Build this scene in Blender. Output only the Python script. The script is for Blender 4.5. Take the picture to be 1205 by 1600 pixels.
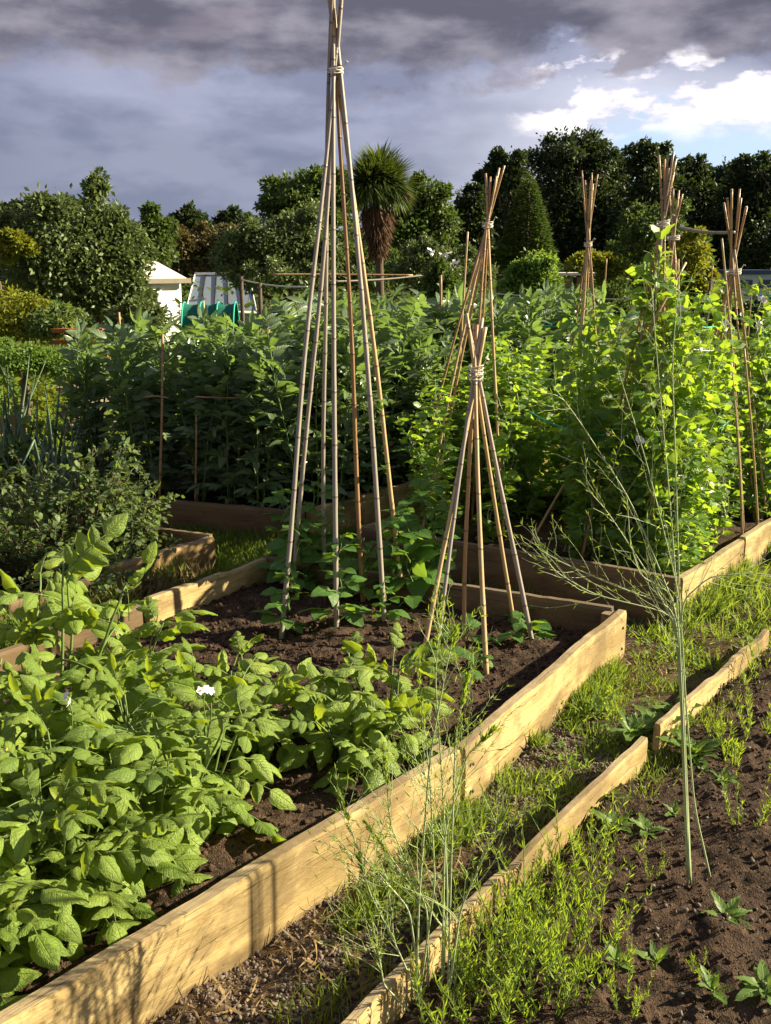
import bpy, math, random
import numpy as np
from math import radians as R, sin, cos, pi
for o in list(bpy.data.objects): bpy.data.objects.remove(o)
rg = np.random.default_rng(7); random.seed(7)
S = bpy.context.scene; COL = S.collection
# ------------------------------------------------------------------ camera
F = 1508.0; PT = math.atan(390 / F); H = 1.6
cd = bpy.data.cameras.new('camera'); cam = bpy.data.objects.new('camera', cd); COL.objects.link(cam)
cam.location = (0, 0, H); cam.rotation_euler = (pi / 2 - PT, 0, 0)
cd.sensor_fit = 'VERTICAL'; cd.sensor_height = 24; cd.lens = 24 * F / 1600; cd.clip_end = 2000; cd.clip_start = .05
S.camera = cam
def ray(x, y):
    dy = -(y - 800) / F
    return ((x - 602.5) / F, cos(PT) + dy * sin(PT), -sin(PT) + dy * cos(PT))
def P(x, y, z=0.0):                      # point of the plane at height z seen at a photograph position
    d = ray(x, y); t = (z - H) / d[2]; return np.array((d[0] * t, d[1] * t, z))
def at(x, y, Y):                         # point at distance Y
    d = ray(x, y); t = Y / d[1]; return np.array((d[0] * t, Y, H + d[2] * t))
# ------------------------------------------------------------------ light
SUN_AZ, SUN_EL = 80, 26
S.view_settings.view_transform = 'Standard'; S.view_settings.look = 'None'
S.view_settings.exposure = 1.6; S.view_settings.gamma = 1
sl = bpy.data.lights.new('sun', 'SUN'); sl.energy = 5.0; sl.angle = R(.55); sl.color = (1, .87, .60)
so = bpy.data.objects.new('sun', sl); COL.objects.link(so)
so.rotation_euler = (R(90 - SUN_EL), 0, -R(SUN_AZ)); so.rotation_euler.z = pi - R(SUN_AZ); so.location = (5, 2, 6)
S.cycles.max_bounces = 6; S.cycles.transparent_max_bounces = 6; S.cycles.use_denoising = True
# node expression helper
class N:
    def __init__(s, nt): s.nt = nt; s.L = nt.links
    def node(s, t, **k):
        n = s.nt.nodes.new(t)
        for a, b in k.items(): setattr(n, a, b)
        return n
    def put(s, sock, v):
        if isinstance(v, bpy.types.NodeSocket): s.L.new(v, sock)
        else:
            if hasattr(sock.default_value, '__len__') and not hasattr(v, '__len__'): v = [v] * len(sock.default_value)
            if hasattr(v, '__len__') and len(sock.default_value) == 4 and len(v) == 3: v = (*v, 1)
            sock.default_value = v
    def m(s, op, a, b=0.0, c=0.0, clamp=False):
        n = s.node('ShaderNodeMath', operation=op, use_clamp=clamp)
        s.put(n.inputs[0], a); s.put(n.inputs[1], b); s.put(n.inputs[2], c); return n.outputs[0]
    def ss(s, v, lo, hi, a=0., b=1.):
        n = s.node('ShaderNodeMapRange', interpolation_type='SMOOTHSTEP')
        for i, q in enumerate((v, lo, hi, a, b)): s.put(n.inputs[i], q)
        return n.outputs[0]
    def mix(s, f, a, b, blend='MIX'):
        n = s.node('ShaderNodeMix', data_type='RGBA', blend_type=blend)
        s.put(n.inputs[0], f); s.put(n.inputs[6], a); s.put(n.inputs[7], b); return n.outputs[2]
    def noise(s, vec, scale, detail=3, rough=.5, dist=0., out=0):
        n = s.node('ShaderNodeTexNoise'); s.put(n.inputs['Scale'], scale); s.put(n.inputs['Detail'], detail)
        s.put(n.inputs['Roughness'], rough); s.put(n.inputs['Distortion'], dist)
        if vec is not None: s.put(n.inputs['Vector'], vec)
        return n.outputs[out]
    def xyz(s, v):
        n = s.node('ShaderNodeSeparateXYZ'); s.put(n.inputs[0], v); return n.outputs
    def vec(s, x, y, z=0.):
        n = s.node('ShaderNodeCombineXYZ'); s.put(n.inputs[0], x); s.put(n.inputs[1], y); s.put(n.inputs[2], z); return n.outputs[0]
    def attr(s, name, out='Fac'): return s.node('ShaderNodeAttribute', attribute_name=name).outputs[out]
# ------------------------------------------------------------------ sky
W = bpy.data.worlds.new('World'); S.world = W; W.use_nodes = True
W.node_tree.nodes.clear(); n = N(W.node_tree)
tc = n.node('ShaderNodeTexCoord').outputs['Generated']
nz = n.node('ShaderNodeVectorMath', operation='NORMALIZE'); n.put(nz.inputs[0], tc); X, Y, Z = n.xyz(nz.outputs[0])
az = n.m('MULTIPLY', n.m('ARCTAN2', X, Y), 57.2958); el = n.m('MULTIPLY', n.m('ARCSINE', Z), 57.2958)
cv = n.vec(n.m('MULTIPLY', az, .1), n.m('MULTIPLY', el, .24))
w1 = n.noise(cv, .8, 5, .45, .3); w2 = n.noise(cv, 1.7, 5, .45, .3)
wa = n.m('MULTIPLY_ADD', w1, 9.0, -4.5); wb = n.m('MULTIPLY_ADD', w2, 5.0, -2.5)
ew = n.m('ADD', el, n.m('MULTIPLY', n.m('ADD', wa, wb), .55))
K = 9.9
def C(r, g, b, k=K):
    f = lambda c: (c / 255 / 12.92 if c / 255 <= .04045 else ((c / 255 + .055) / 1.055) ** 2.4)
    return (f(r) * k, f(g) * k, f(b) * k)
sk = n.node('ShaderNodeTexSky', sky_type='NISHITA', sun_disc=False, sun_elevation=R(SUN_EL), sun_rotation=R(SUN_AZ)).outputs[0]
blue = n.mix(.62, sk, C(172, 198, 232))
w3 = n.noise(n.vec(n.m('MULTIPLY', az, .11), n.m('MULTIPLY', el, .27), 5.), 1.3, 7, .52, .0)
w5 = n.noise(n.vec(n.m('MULTIPLY', az, .2), n.m('MULTIPLY', el, .35), 2.), 1.4, 8, .6); w4 = n.noise(n.vec(n.m('MULTIPLY', az, .07), n.m('MULTIPLY', el, .26), 9.), 1.4, 6, .45, .0)
base = n.mix(n.ss(ew, -1.0, 3.2), C(178, 184, 200), C(131, 137, 156))
base = n.mix(n.ss(ew, 5.5, 9), base, C(144, 148, 170))
base = n.mix(n.ss(w3, .40, .62, 0, .6), base, C(97, 103, 127))
base = n.mix(n.ss(w4, .5, .68, 0, .45), base, C(158, 162, 182))
base = n.mix(n.m('MULTIPLY', n.ss(az, -14, -24), .35), base, C(86, 92, 114))
# brightness growing to the right
ri = n.ss(n.m('ADD', az, n.m('MULTIPLY', wa, .8)), 0, 12)
base = n.mix(n.m('MULTIPLY', ri, n.ss(ew, 11, 7, .05, .75)), base, C(200, 202, 216))
gap = n.m('MULTIPLY', n.ss(n.m('ADD', az, n.m('MULTIPLY', wb, 1.4)), 9.5, 13), n.ss(n.m('ADD', el, n.m('MULTIPLY', wb, .8)), 8.6, 6))
base = n.mix(n.m('MULTIPLY', gap, .95), base, blue)
pf = n.noise(n.vec(n.m('MULTIPLY', az, .15), n.m('MULTIPLY', el, .33), 3.1), 1.7, 9, .56, .0)
pm = n.m('MULTIPLY', n.ss(pf, .47, .53), n.m('MULTIPLY', n.ss(n.m('ADD', az, wb), 6.5, 10), n.m('MULTIPLY', n.ss(n.m('ADD', el, n.m('MULTIPLY', wb, .6)), 6.2, 7.6), n.ss(ew, 12.5, 10))))
base = n.mix(pm, base, n.mix(n.ss(pf, .50, .62), C(206, 202, 214), C(255, 250, 246)))
# dark heavy cloud overhead
top = n.m('ADD', n.m('ADD', el, n.m('MULTIPLY', wa, .5)), n.m('MULTIPLY', n.m('ABSOLUTE', n.m('ADD', az, 1)), -.03))
top = n.m('ADD', top, n.m('MULTIPLY', n.m('SUBTRACT', w3, .5), -7.)); top = n.m('ADD', top, n.m('MULTIPLY', n.m('SUBTRACT', w5, .5), 5.))
brk = n.m('MULTIPLY', n.ss(n.m('ABSOLUTE', n.m('SUBTRACT', az, n.m('MULTIPLY_ADD', w5, 9., 6.3))), 1.6, .2), n.m('MULTIPLY', n.ss(el, 12.6, 10), 2.6))
top = n.m('SUBTRACT', top, brk)
dk = n.ss(top, 8.9, 10.6)
dcol = n.mix(n.ss(w3, .36, .60), C(138, 134, 145), C(84, 84, 98)); dcol = n.mix(n.ss(w4, .48, .66, 0, .5), dcol, C(146, 136, 146))
base = n.mix(n.m('MULTIPLY', dk, .95), base, dcol)
base = n.mix(n.ss(el, 22, 50), base, C(130, 134, 152))
base = n.mix(n.ss(el, 0, -3), base, C(60, 62, 58))
bg = n.node('ShaderNodeBackground'); n.put(bg.inputs[0], base); bg.inputs[1].default_value = .0505
n.L.new(bg.outputs[0], n.node('ShaderNodeOutputWorld').inputs[0])
# ------------------------------------------------------------------ mesh building
class MB:
    def __init__(s): s.v = []; s.q = []; s.u = []; s.r = []; s.n = 0
    def add(s, v, q, u=None, r=None):
        v = np.asarray(v, float); q = np.asarray(q, int).reshape(-1, 4)
        s.v.append(v); s.q.append(q + s.n); k = len(v); s.n += k
        s.u.append(np.zeros((k, 2)) if u is None else np.asarray(u, float))
        s.r.append(np.full(k, .5) if r is None else np.broadcast_to(np.asarray(r, float), (k,)).copy()); return s
    def tpl(s):
        return (np.concatenate(s.v), np.concatenate(s.q), np.concatenate(s.u), np.concatenate(s.r))
    def inst(s, t, Rm, T, Sc=1.0, r=None, mixr=.6):
        v, q, u, rr = t; k = len(T); T = np.asarray(T, float)
        Sc = np.broadcast_to(np.asarray(Sc, float), (k,)) if np.ndim(Sc) < 2 else np.asarray(Sc)
        vs = v[None] * (Sc[:, None, None] if Sc.ndim == 1 else Sc[:, None, :])
        V = np.einsum('kij,knj->kni', Rm, vs) + T[:, None, :]
        Q = q[None] + (np.arange(k) * len(v))[:, None, None]
        r = rg.random(k) if r is None else np.asarray(r)
        rv = rr[None] * (1 - mixr) + r[:, None] * mixr
        return s.add(V.reshape(-1, 3), Q.reshape(-1, 4), np.tile(u, (k, 1)), rv.reshape(-1))
    def tube(s, pts, rad, k=6, r=None, cap=True):
        p = np.asarray(pts, float); m = len(p); rad = np.broadcast_to(np.asarray(rad, float), (m,))
        d = np.gradient(p, axis=0); d /= np.linalg.norm(d, axis=1)[:, None] + 1e-9
        h = np.array((.31, .95, .05)) if abs(d[0][2]) > .5 else np.array((.05, .1, 1.))
        a = np.cross(d, h); a /= np.linalg.norm(a, axis=1)[:, None] + 1e-9; b = np.cross(d, a)
        t = np.arange(k) * 2 * pi / k
        V = p[:, None] + rad[:, None, None] * (np.cos(t)[None, :, None] * a[:, None] + np.sin(t)[None, :, None] * b[:, None])
        i = np.arange(m - 1)[:, None] * k; j = np.arange(k)[None]; j2 = (j + 1) % k
        Q = np.stack([i + j, i + j2, i + k + j2, i + k + j], -1).reshape(-1, 4)
        L = np.concatenate([[0], np.cumsum(np.linalg.norm(np.diff(p, axis=0), axis=1))])
        U = np.stack([np.tile(t / (2 * pi), m), np.repeat(L, k)], -1); V = V.reshape(-1, 3)
        if cap and k >= 4:
            V = np.vstack([V, p[:1], p[-1:]]); U = np.vstack([U, [[0, 0]], [[0, L[-1]]]]); c0 = m * k; c1 = c0 + 1; e = (m - 1) * k
            ex = []
            for jj in range(0, k, 2):
                j1 = (jj + 1) % k; j3 = (jj + 2) % k
                ex += [[c0, j3, j1, jj], [c1, e + jj, e + j1, e + j3]]
            Q = np.vstack([Q, ex])
        return s.add(V, Q, U, rg.random() if r is None else r)
    def box(s, c, sz, Rm=None, r=None):
        v = (np.array([[x, y, z] for z in (-.5, .5) for y in (-.5, .5) for x in (-.5, .5)]) * np.array(sz))
        if Rm is not None: v = v @ np.asarray(Rm).T
        return s.add(v + np.array(c), [[0, 2, 3, 1], [4, 5, 7, 6], [0, 1, 5, 4], [2, 6, 7, 3], [0, 4, 6, 2], [1, 3, 7, 5]], None, r)
    def mesh(s, name, smooth=True):
        v, q, u, r = s.tpl(); me = bpy.data.meshes.new(name); tri = q[:, 3] == q[:, 2]
        me.vertices.add(len(v)); me.vertices.foreach_set('co', v.astype(np.float32).ravel())
        me.loops.add(q.size); me.loops.foreach_set('vertex_index', q.astype(np.int32).ravel())
        me.polygons.add(len(q)); me.polygons.foreach_set('loop_start', (np.arange(len(q)) * 4).astype(np.int32))
        me.polygons.foreach_set('use_smooth', np.full(len(q), smooth))
        a = me.attributes.new('rnd', 'FLOAT', 'POINT'); a.data.foreach_set('value', r.astype(np.float32))
        a = me.attributes.new('lv', 'FLOAT_VECTOR', 'POINT')
        a.data.foreach_set('vector', np.column_stack([u, r]).astype(np.float32).ravel())
        me.update(calc_edges=True); me.validate(); return me
    def build(s, name, mat, parent=None, smooth=True):
        me = s.mesh(name, smooth); me.materials.append(mat); o = bpy.data.objects.new(name, me); COL.objects.link(o)
        if parent: o.parent = parent
        return o
def tag(o, label=None, cat=None, group=None, kind=None):
    if label: o['label'] = label
    if cat: o['category'] = cat
    if group: o['group'] = group
    if kind: o['kind'] = kind
    return o
def empty(name, loc=(0, 0, 0), rz=0, label=None, cat=None, group=None):
    o = bpy.data.objects.new(name, None); o.empty_display_size = .05; COL.objects.link(o)
    o.location = loc; o.rotation_euler.z = rz; return tag(o, label, cat, group)
def copy_tree(o, parent=None):
    c = o.copy(); COL.objects.link(c)
    if parent: c.parent = parent
    for ch in KIDS(o): copy_tree(ch, c)
    return c
def KIDS(o): return [x for x in list(COL.objects) if x.parent == o] if False else list(o.children)
def norm(a): return a / (np.linalg.norm(a, axis=-1, keepdims=True) + 1e-9)
def frames(d, up):                        # columns side, along, normal
    d = norm(np.asarray(d, float)); up = np.broadcast_to(np.asarray(up, float), d.shape)
    s = norm(np.cross(d, up)); nn = np.cross(s, d); return np.stack([s, d, nn], -1)
def rnddir(k): return norm(rg.normal(size=(k, 3)))
def leaf(nu=4, nv=6, w=.5, pw=.8, fold=.25, droop=.25, wave=.03, heart=0., tipp=1.0, dome=0.):
    vs, us = [], []
    for j in range(nv + 1):
        t = j / nv; ww = w * .5 * (sin(pi * min(1, t ** pw)) ** (.75)) * (1 - .35 * t * tipp) * 1.15
        if j == 0: ww = w * (.03 + .28 * heart)
        if j == nv: ww = w * .01
        for i in range(nu + 1):
            a = 2 * i / nu - 1
            y = t - heart * abs(a) * .22 * (1 - t) ** 2
            z = fold * abs(a) * ww * (1 if abs(a) < .8 else 1) - droop * t * t + wave * sin(5 * t * pi + 2 * a) * abs(a) - dome * (a * a * ww * 1.6 + .5 * (t - .4) ** 2 * w) - (dome > 0) * .035 * math.exp(-(a / .12) ** 2) * sin(pi * min(1, t + .05))
            vs.append((a * ww, y, z)); us.append((a, t))
    q = [[j * (nu + 1) + i, j * (nu + 1) + i + 1, (j + 1) * (nu + 1) + i + 1, (j + 1) * (nu + 1) + i] for j in range(nv) for i in range(nu)]
    return (np.array(vs), np.array(q), np.array(us), np.full(len(vs), .5))
# value noise
def vnoise(x, y, seed=0):
    xi = np.floor(x).astype(np.int64); yi = np.floor(y).astype(np.int64); fx = x - xi; fy = y - yi
    def h(a, b):
        k = (a * 374761393 + b * 668265263 + seed * 982451653) & 0x7fffffff; k = ((k ^ (k >> 13)) * 1274126177) & 0x7fffffff
        return ((k ^ (k >> 16)) & 0xffff) / 65535.
    sx = fx * fx * (3 - 2 * fx); sy = fy * fy * (3 - 2 * fy)
    return (h(xi, yi) * (1 - sx) + h(xi + 1, yi) * sx) * (1 - sy) + (h(xi, yi + 1) * (1 - sx) + h(xi + 1, yi + 1) * sx) * sy
def fbm(x, y, oct=4, seed=0):
    a = 0; g = .5; tot = 0
    for i in range(oct): a = a + g * vnoise(x * 2 ** i, y * 2 ** i, seed + i); tot += g; g *= .55
    return a / tot
def inpoly(x, y, poly):
    r = np.zeros(np.shape(x), bool); k = len(poly)
    for i in range(k):
        x1, y1 = poly[i][:2]; x2, y2 = poly[(i + 1) % k][:2]
        c = ((y1 > y) != (y2 > y)) & (x < (x2 - x1) * (y - y1) / (y2 - y1 + 1e-12) + x1); r ^= c
    return r
# ------------------------------------------------------------------ materials
def mat(name, f):
    m = bpy.data.materials.new(name); m.use_nodes = True; m.node_tree.nodes.clear(); k = N(m.node_tree)
    sh = f(k); k.L.new(sh, k.node('ShaderNodeOutputMaterial').inputs[0]); return m
def bsdf(k, col, rough=.6, spec=.3, bump=None, bs=.3, bd=.01, **kw):
    b = k.node('ShaderNodeBsdfPrincipled'); k.put(b.inputs['Base Color'], col); k.put(b.inputs['Roughness'], rough)
    k.put(b.inputs['Specular IOR Level'], spec)
    for a, v in kw.items(): k.put(b.inputs[a.replace('_', ' ')], v)
    if bump is not None:
        bn = k.node('ShaderNodeBump'); bn.inputs['Strength'].default_value = bs; bn.inputs['Distance'].default_value = bd
        k.put(bn.inputs['Height'], bump); k.L.new(bn.outputs[0], b.inputs['Normal'])
    return b.outputs[0]
def leafmat(name, ca, cb, tr, trf=.4, rough=.45, spec=.4, vein=.35, nv=9, cc=None, sheen=0., bs=.5, crink=0.):
    def f(k):
        lv = k.attr('lv', 'Vector'); u, v, r = k.xyz(lv); r = k.attr('rnd'); au = k.m('ABSOLUTE', u)
        oi = k.node('ShaderNodeObjectInfo').outputs['Random']
        col = k.mix(r, ca, cb)
        if cc is not None: col = k.mix(k.ss(r, .8, .97), col, cc)
        col = k.mix(k.m('MULTIPLY', oi, .35), col, cb)
        mid = k.ss(au, .07, .0); lat = k.ss(k.m('SINE', k.m('MULTIPLY', k.m('SUBTRACT', v, k.m('MULTIPLY', au, .22)), nv * 6.283)), .8, 1.)
        vm = k.m('MAXIMUM', mid, k.m('MULTIPLY', lat, .6))
        blot = k.noise(k.node('ShaderNodeTexCoord').outputs['Object'], 30, 2)
        col = k.mix(k.ss(blot, .35, .7, 0, .25), col, ca)
        col = k.mix(k.m('MULTIPLY', vm, vein), col, tuple(min(1, c * 1.9 + .03) for c in cb))
        hgt = k.m('MULTIPLY', vm, -1.) if bs else None
        if crink: hgt = k.m('ADD', hgt, k.noise(k.vec(k.m('MULTIPLY', u, 4.), k.m('MULTIPLY', v, 9.), k.m('MULTIPLY', r, 9.)), 1.6, 3, .6))
        b = bsdf(k, col, rough, spec, hgt, bs, .004, Sheen_Weight=sheen, Sheen_Roughness=.5)
        t = k.node('ShaderNodeBsdfTranslucent'); k.put(t.inputs[0], k.mix(r, tr, tuple(c * .75 for c in tr)))
        mx = k.node('ShaderNodeMixShader'); mx.inputs[0].default_value = trf
        k.L.new(b, mx.inputs[1]); k.L.new(t.outputs[0], mx.inputs[2]); return mx.outputs[0]
    return mat(name, f)
M = {}
M['potato'] = leafmat('potato_leaf', (.07, .15, .016), (.29, .40, .05), (.50, .64, .03), .33, .42, .5, .5, 8, cc=(.36, .38, .05), sheen=.05, bs=1., crink=1.)
M['bean'] = leafmat('broad_bean_leaf', (.08, .14, .07), (.18, .25, .13), (.30, .46, .08), .36, .33, .7, .2, 6)
M['pea'] = leafmat('pea_leaf', (.07, .16, .03), (.15, .28, .05), (.48, .68, .04), .47, .42, .5, .25, 6, cc=(.25, .34, .05))
M['runner'] = leafmat('runner_leaf', (.06, .14, .03), (.10, .22, .04), (.30, .48, .04), .45, .5, .35, .3, 5)
M['herb'] = leafmat('herb_leaf', (.06, .11, .035), (.14, .20, .07), (.3, .42, .07), .38, .5, .4, .2, 5, cc=(.38, .38, .26))
M['grass'] = leafmat('grass_blade', (.06, .12, .02), (.12, .19, .03), (.32, .42, .04), .45, .55, .3, 0, 1, cc=(.3, .25, .1), bs=0)
M['straw'] = leafmat('dry_stem', (.18, .12, .06), (.33, .24, .12), (.3, .2, .1), .2, .7, .2, 0, 1, bs=0)
M['fern'] = leafmat('feathery_leaf', (.12, .20, .03), (.20, .30, .04), (.46, .60, .04), .45, .55, .3, 0, 1, bs=0)
M['weed'] = leafmat('weed_leaf', (.08, .15, .03), (.15, .25, .045), (.28, .42, .05), .42, .5, .35, .2, 5)
M['onion'] = leafmat('onion_leaf', (.08, .15, .09), (.15, .22, .13), (.14, .22, .08), .2, .4, .5, 0, 1, cc=(.25, .24, .14), bs=0)
M['tree_dark'] = leafmat('tree_leaf_dark', (.015, .03, .012), (.045, .07, .022), (.07, .11, .015), .22, .55, .3, 0, 1, bs=0)
M['tree_mid'] = leafmat('tree_leaf_mid', (.035, .065, .018), (.10, .15, .03), (.14, .22, .03), .3, .5, .35, 0, 1, bs=0)
M['tree_grey'] = leafmat('tree_leaf_grey', (.055, .09, .028), (.16, .20, .06), (.14, .20, .05), .3, .5, .4, 0, 1, bs=0)
M['tree_yellow'] = leafmat('tree_leaf_yellow', (.10, .13, .015), (.22, .24, .02), (.35, .36, .02), .35, .55, .3, 0, 1, bs=0)
M['tree_brown'] = leafmat('tree_leaf_brown', (.05, .05, .018), (.13, .10, .035), (.16, .13, .03), .3, .6, .25, 0, 1, bs=0)
M['palm'] = leafmat('palm_leaf', (.04, .07, .02), (.10, .14, .03), (.18, .24, .03), .3, .4, .5, 0, 1, bs=0)
M['palm_dead'] = leafmat('palm_dead_leaf', (.07, .04, .025), (.15, .09, .05), (.2, .1, .04), .2, .7, .2, 0, 1, bs=0)
def stemf(ca, cb, rough=.6):
    def f(k):
        c = k.mix(k.noise(k.node('ShaderNodeTexCoord').outputs['Object'], 25, 3), ca, cb); return bsdf(k, c, rough, .35)
    return f
M['stem'] = mat('green_stem', stemf((.08, .14, .03), (.16, .22, .06)))
M['stem_pale'] = mat('pale_stem', stemf((.26, .34, .15), (.42, .48, .27)))
M['bark'] = mat('bark', stemf((.05, .035, .025), (.14, .10, .07), .9))
M['petal'] = mat('petal', lambda k: bsdf(k, (.75, .72, .74), .6, .2))
M['anther'] = mat('anther', lambda k: bsdf(k, (.7, .4, .03), .6, .2))
def canef(ca, cb, grey):
    def f(k):
        u, v, r = k.xyz(k.attr('lv', 'Vector')); r = k.attr('rnd')
        ph = k.m('ADD', k.m('MULTIPLY', v, 4.6), k.m('MULTIPLY', r, 7.3)); fr = k.m('FRACT', ph)
        ring = k.ss(k.m('ABSOLUTE', k.m('SUBTRACT', fr, .5)), .035, .0)
        st = k.noise(k.vec(k.m('MULTIPLY', u, 14), k.m('MULTIPLY', v, 1.6), r), 3, 4)
        c = k.mix(r, ca, cb); c = k.mix(k.ss(st, .4, .65, 0, .8), c, grey)
        c = k.mix(k.m('MULTIPLY', ring, .75), c, (.10, .06, .035))
        sp = k.noise(k.vec(k.m('MULTIPLY', u, 9), k.m('MULTIPLY', v, 40), r), 4, 2)
        c = k.mix(k.ss(sp, .64, .7, 0, .5), c, (.08, .05, .03))
        return bsdf(k, c, .42, .45, k.m('ADD', k.m('MULTIPLY', ring, 1.5), st), .4, .002)
    return f
M['cane_grey'] = mat('weathered_cane', canef((.30, .26, .21), (.40, .33, .26), (.25, .23, .22)))
M['cane'] = mat('bamboo_cane', canef((.50, .34, .16), (.42, .25, .10), (.46, .36, .22)))
M['cane_brown'] = mat('brown_cane', canef((.36, .20, .08), (.30, .15, .06), (.38, .26, .14)))
def timberf(pale, deep, grey, gm=.5):
    def f(k):
        tco = k.node('ShaderNodeTexCoord').outputs['Object']; x, y, z = k.xyz(tco)
        big = k.noise(k.vec(k.m('MULTIPLY', x, 1.6), k.m('MULTIPLY', y, 4), k.m('MULTIPLY', z, 6)), 1.6, 4, .6)
        wv = k.vec(k.m('MULTIPLY', x, 1.1), k.m('MULTIPLY', y, 22), k.m('ADD', k.m('MULTIPLY', z, 26), k.m('MULTIPLY', big, 5)))
        gr = k.noise(wv, 2.2, 5, .65, .6); fine = k.noise(k.vec(k.m('MULTIPLY', x, 6), k.m('MULTIPLY', y, 120), k.m('MULTIPLY', z, 120)), 2., 3)
        c = k.mix(k.ss(gr, .2, .8), deep, pale)
        c = k.mix(k.ss(big, .42, .68, 0, .75), c, tuple(.55 * a for a in deep))
        vn = k.node('ShaderNodeTexVoronoi'); k.put(vn.inputs['Vector'], k.vec(k.m('MULTIPLY', x, 2.3), y, k.m('MULTIPLY', z, 5))); vn.inputs['Scale'].default_value = 1.3
        c = k.mix(k.ss(vn.outputs['Distance'], .11, .05, 0, .8), c, (.10, .05, .02))
        nn = k.xyz(k.node('ShaderNodeNewGeometry').outputs['Normal'])[2]
        crk = k.ss(k.noise(k.vec(k.m('MULTIPLY', x, 1.5), k.m('MULTIPLY', y, 60), k.m('MULTIPLY', z, 60)), 2.4, 4, .7), .62, .68)
        c = k.mix(k.m('MULTIPLY', k.ss(nn, .5, .9), gm), c, grey)
        c = k.mix(k.m('MULTIPLY', crk, .55), c, (.05, .03, .02))
        alg = k.noise(tco, 3.7, 5, .6); c = k.mix(k.m('MULTIPLY', k.ss(alg, .55, .75), .5), c, (.10, .10, .03))
        low = k.m('MULTIPLY', k.ss(k.m('ADD', z, k.m('MULTIPLY', alg, .1)), .0, -.06), .6); st2 = k.noise(k.vec(k.m('MULTIPLY', x, 3.), k.m('MULTIPLY', y, 3), k.m('MULTIPLY', z, 4)), 1.3, 5, .65); c = k.mix(k.ss(st2, .45, .6, 0, .62), c, (.15, .10, .05)); fl = k.noise(tco, 45, 3, .6); c = k.mix(k.ss(fl, .66, .74, 0, .5), c, (.08, .05, .03)); c = k.mix(low, c, (.07, .045, .03))
        ht = k.m('ADD', k.m('ADD', gr, k.m('MULTIPLY', fine, .5)), k.m('MULTIPLY', crk, -1.2))
        return bsdf(k, c, .75, .2, ht, .7, .004)
    return f
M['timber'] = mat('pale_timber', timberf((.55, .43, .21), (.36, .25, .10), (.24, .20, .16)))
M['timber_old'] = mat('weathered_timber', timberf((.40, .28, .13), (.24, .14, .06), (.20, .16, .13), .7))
M['timber_dark'] = mat('shaded_timber', timberf((.20, .14, .08), (.12, .08, .05), (.17, .14, .11), .6))  # darker timber copy: shade on boards turned from the sun, put into the colour
def soilf(k):
    p = k.node('ShaderNodeNewGeometry').outputs['Position']
    a = k.noise(p, 9, 6, .7); b = k.noise(p, 60, 4, .7); d = k.noise(p, 220, 2, .6)
    c = k.mix(k.ss(a, .35, .65), (.022, .015, .011), (.080, .052, .035)); c = k.mix(k.ss(b, .5, .72, 0, .8), c, (.16, .095, .058))
    c = k.mix(k.ss(d, .66, .72, 0, .7), c, (.22, .17, .12))
    return bsdf(k, c, .95, .15, k.m('ADD', k.m('MULTIPLY', b, 1.), k.m('MULTIPLY', d, .6)), 1., .015)
M['soil'] = mat('soil', soilf)
def groundf(k):
    p = k.node('ShaderNodeNewGeometry').outputs['Position']; x, y, z = k.xyz(p)
    a = k.noise(p, .35, 5, .6); b = k.noise(p, 6, 6, .65); d = k.noise(p, 90, 4, .7)
    near = k.mix(k.ss(b, .4, .62), (.06, .038, .024), (.13, .09, .055)); near = k.mix(k.ss(d, .5, .7, 0, .6), near, (.2, .16, .12))
    gn = k.mix(k.ss(b, .35, .7), (.05, .085, .018), (.12, .17, .03)); gn = k.mix(k.ss(d, .5, .75, 0, .5), gn, (.2, .2, .07))
    far = k.mix(k.ss(a, .42, .56), gn, k.mix(k.ss(b, .4, .6), (.07, .05, .03), (.09, .11, .03)))
    c = k.mix(k.ss(y, 6.5, 9), near, far)
    return bsdf(k, c, .95, .1, k.m('ADD', b, k.m('MULTIPLY', d, .7)), 1., .02)
M['ground'] = mat('ground', groundf)
def stonef(k):
    r = k.attr('rnd'); c = k.mix(r, (.09, .075, .065), (.26, .22, .19)); c = k.mix(k.ss(r, .9, .97), c, (.5, .46, .42))
    return bsdf(k, k.mix(k.noise(k.node('ShaderNodeNewGeometry').outputs['Position'], 80, 3), c, (.12, .09, .07)), .8, .25)
M['stone'] = mat('stone', stonef)
def clodf(k):
    r = k.attr('rnd'); return bsdf(k, k.mix(r, (.03, .018, .012), (.095, .055, .036)), .95, .15, k.noise(k.node('ShaderNodeNewGeometry').outputs['Position'], 140, 3), .8, .006)
M['clod'] = mat('clod', clodf)
def flat(name, c, rough=.6, spec=.3, dirt=.25, sc=6):
    def f(k):
        p = k.node('ShaderNodeTexCoord').outputs['Object']
        return bsdf(k, k.mix(k.ss(k.noise(p, sc, 5, .65), .4, .75, 0, dirt), c, tuple(a * .45 for a in c)), rough, spec)
    return mat(name, f)
M['white'] = flat('white_paint', (.8, .79, .76), .5, .3, .12); M['felt'] = flat('roof_felt', (.26, .22, .18), .9, .1)
M['roofwhite'] = flat('pale_roof', (.62, .58, .56), .7, .2, .3); M['dark'] = flat('dark_opening', (.02, .02, .02))
M['glassgrey'] = mat('glass', lambda k: bsdf(k, (.18, .22, .27), .12, .7)); M['net'] = flat('green_netting', (.02, .14, .105), .8, .1, .5, 20)
M['metal'] = flat('galvanised_metal', (.42, .44, .45), .35, .6, .3); M['shedwood'] = flat('shed_wood', (.30, .24, .17), .85, .1, .5, 12)
M['string_green'] = flat('green_string', (.04, .42, .30), .7, .2); M['string_pale'] = flat('pale_string', (.6, .62, .55), .7, .2)
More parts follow.
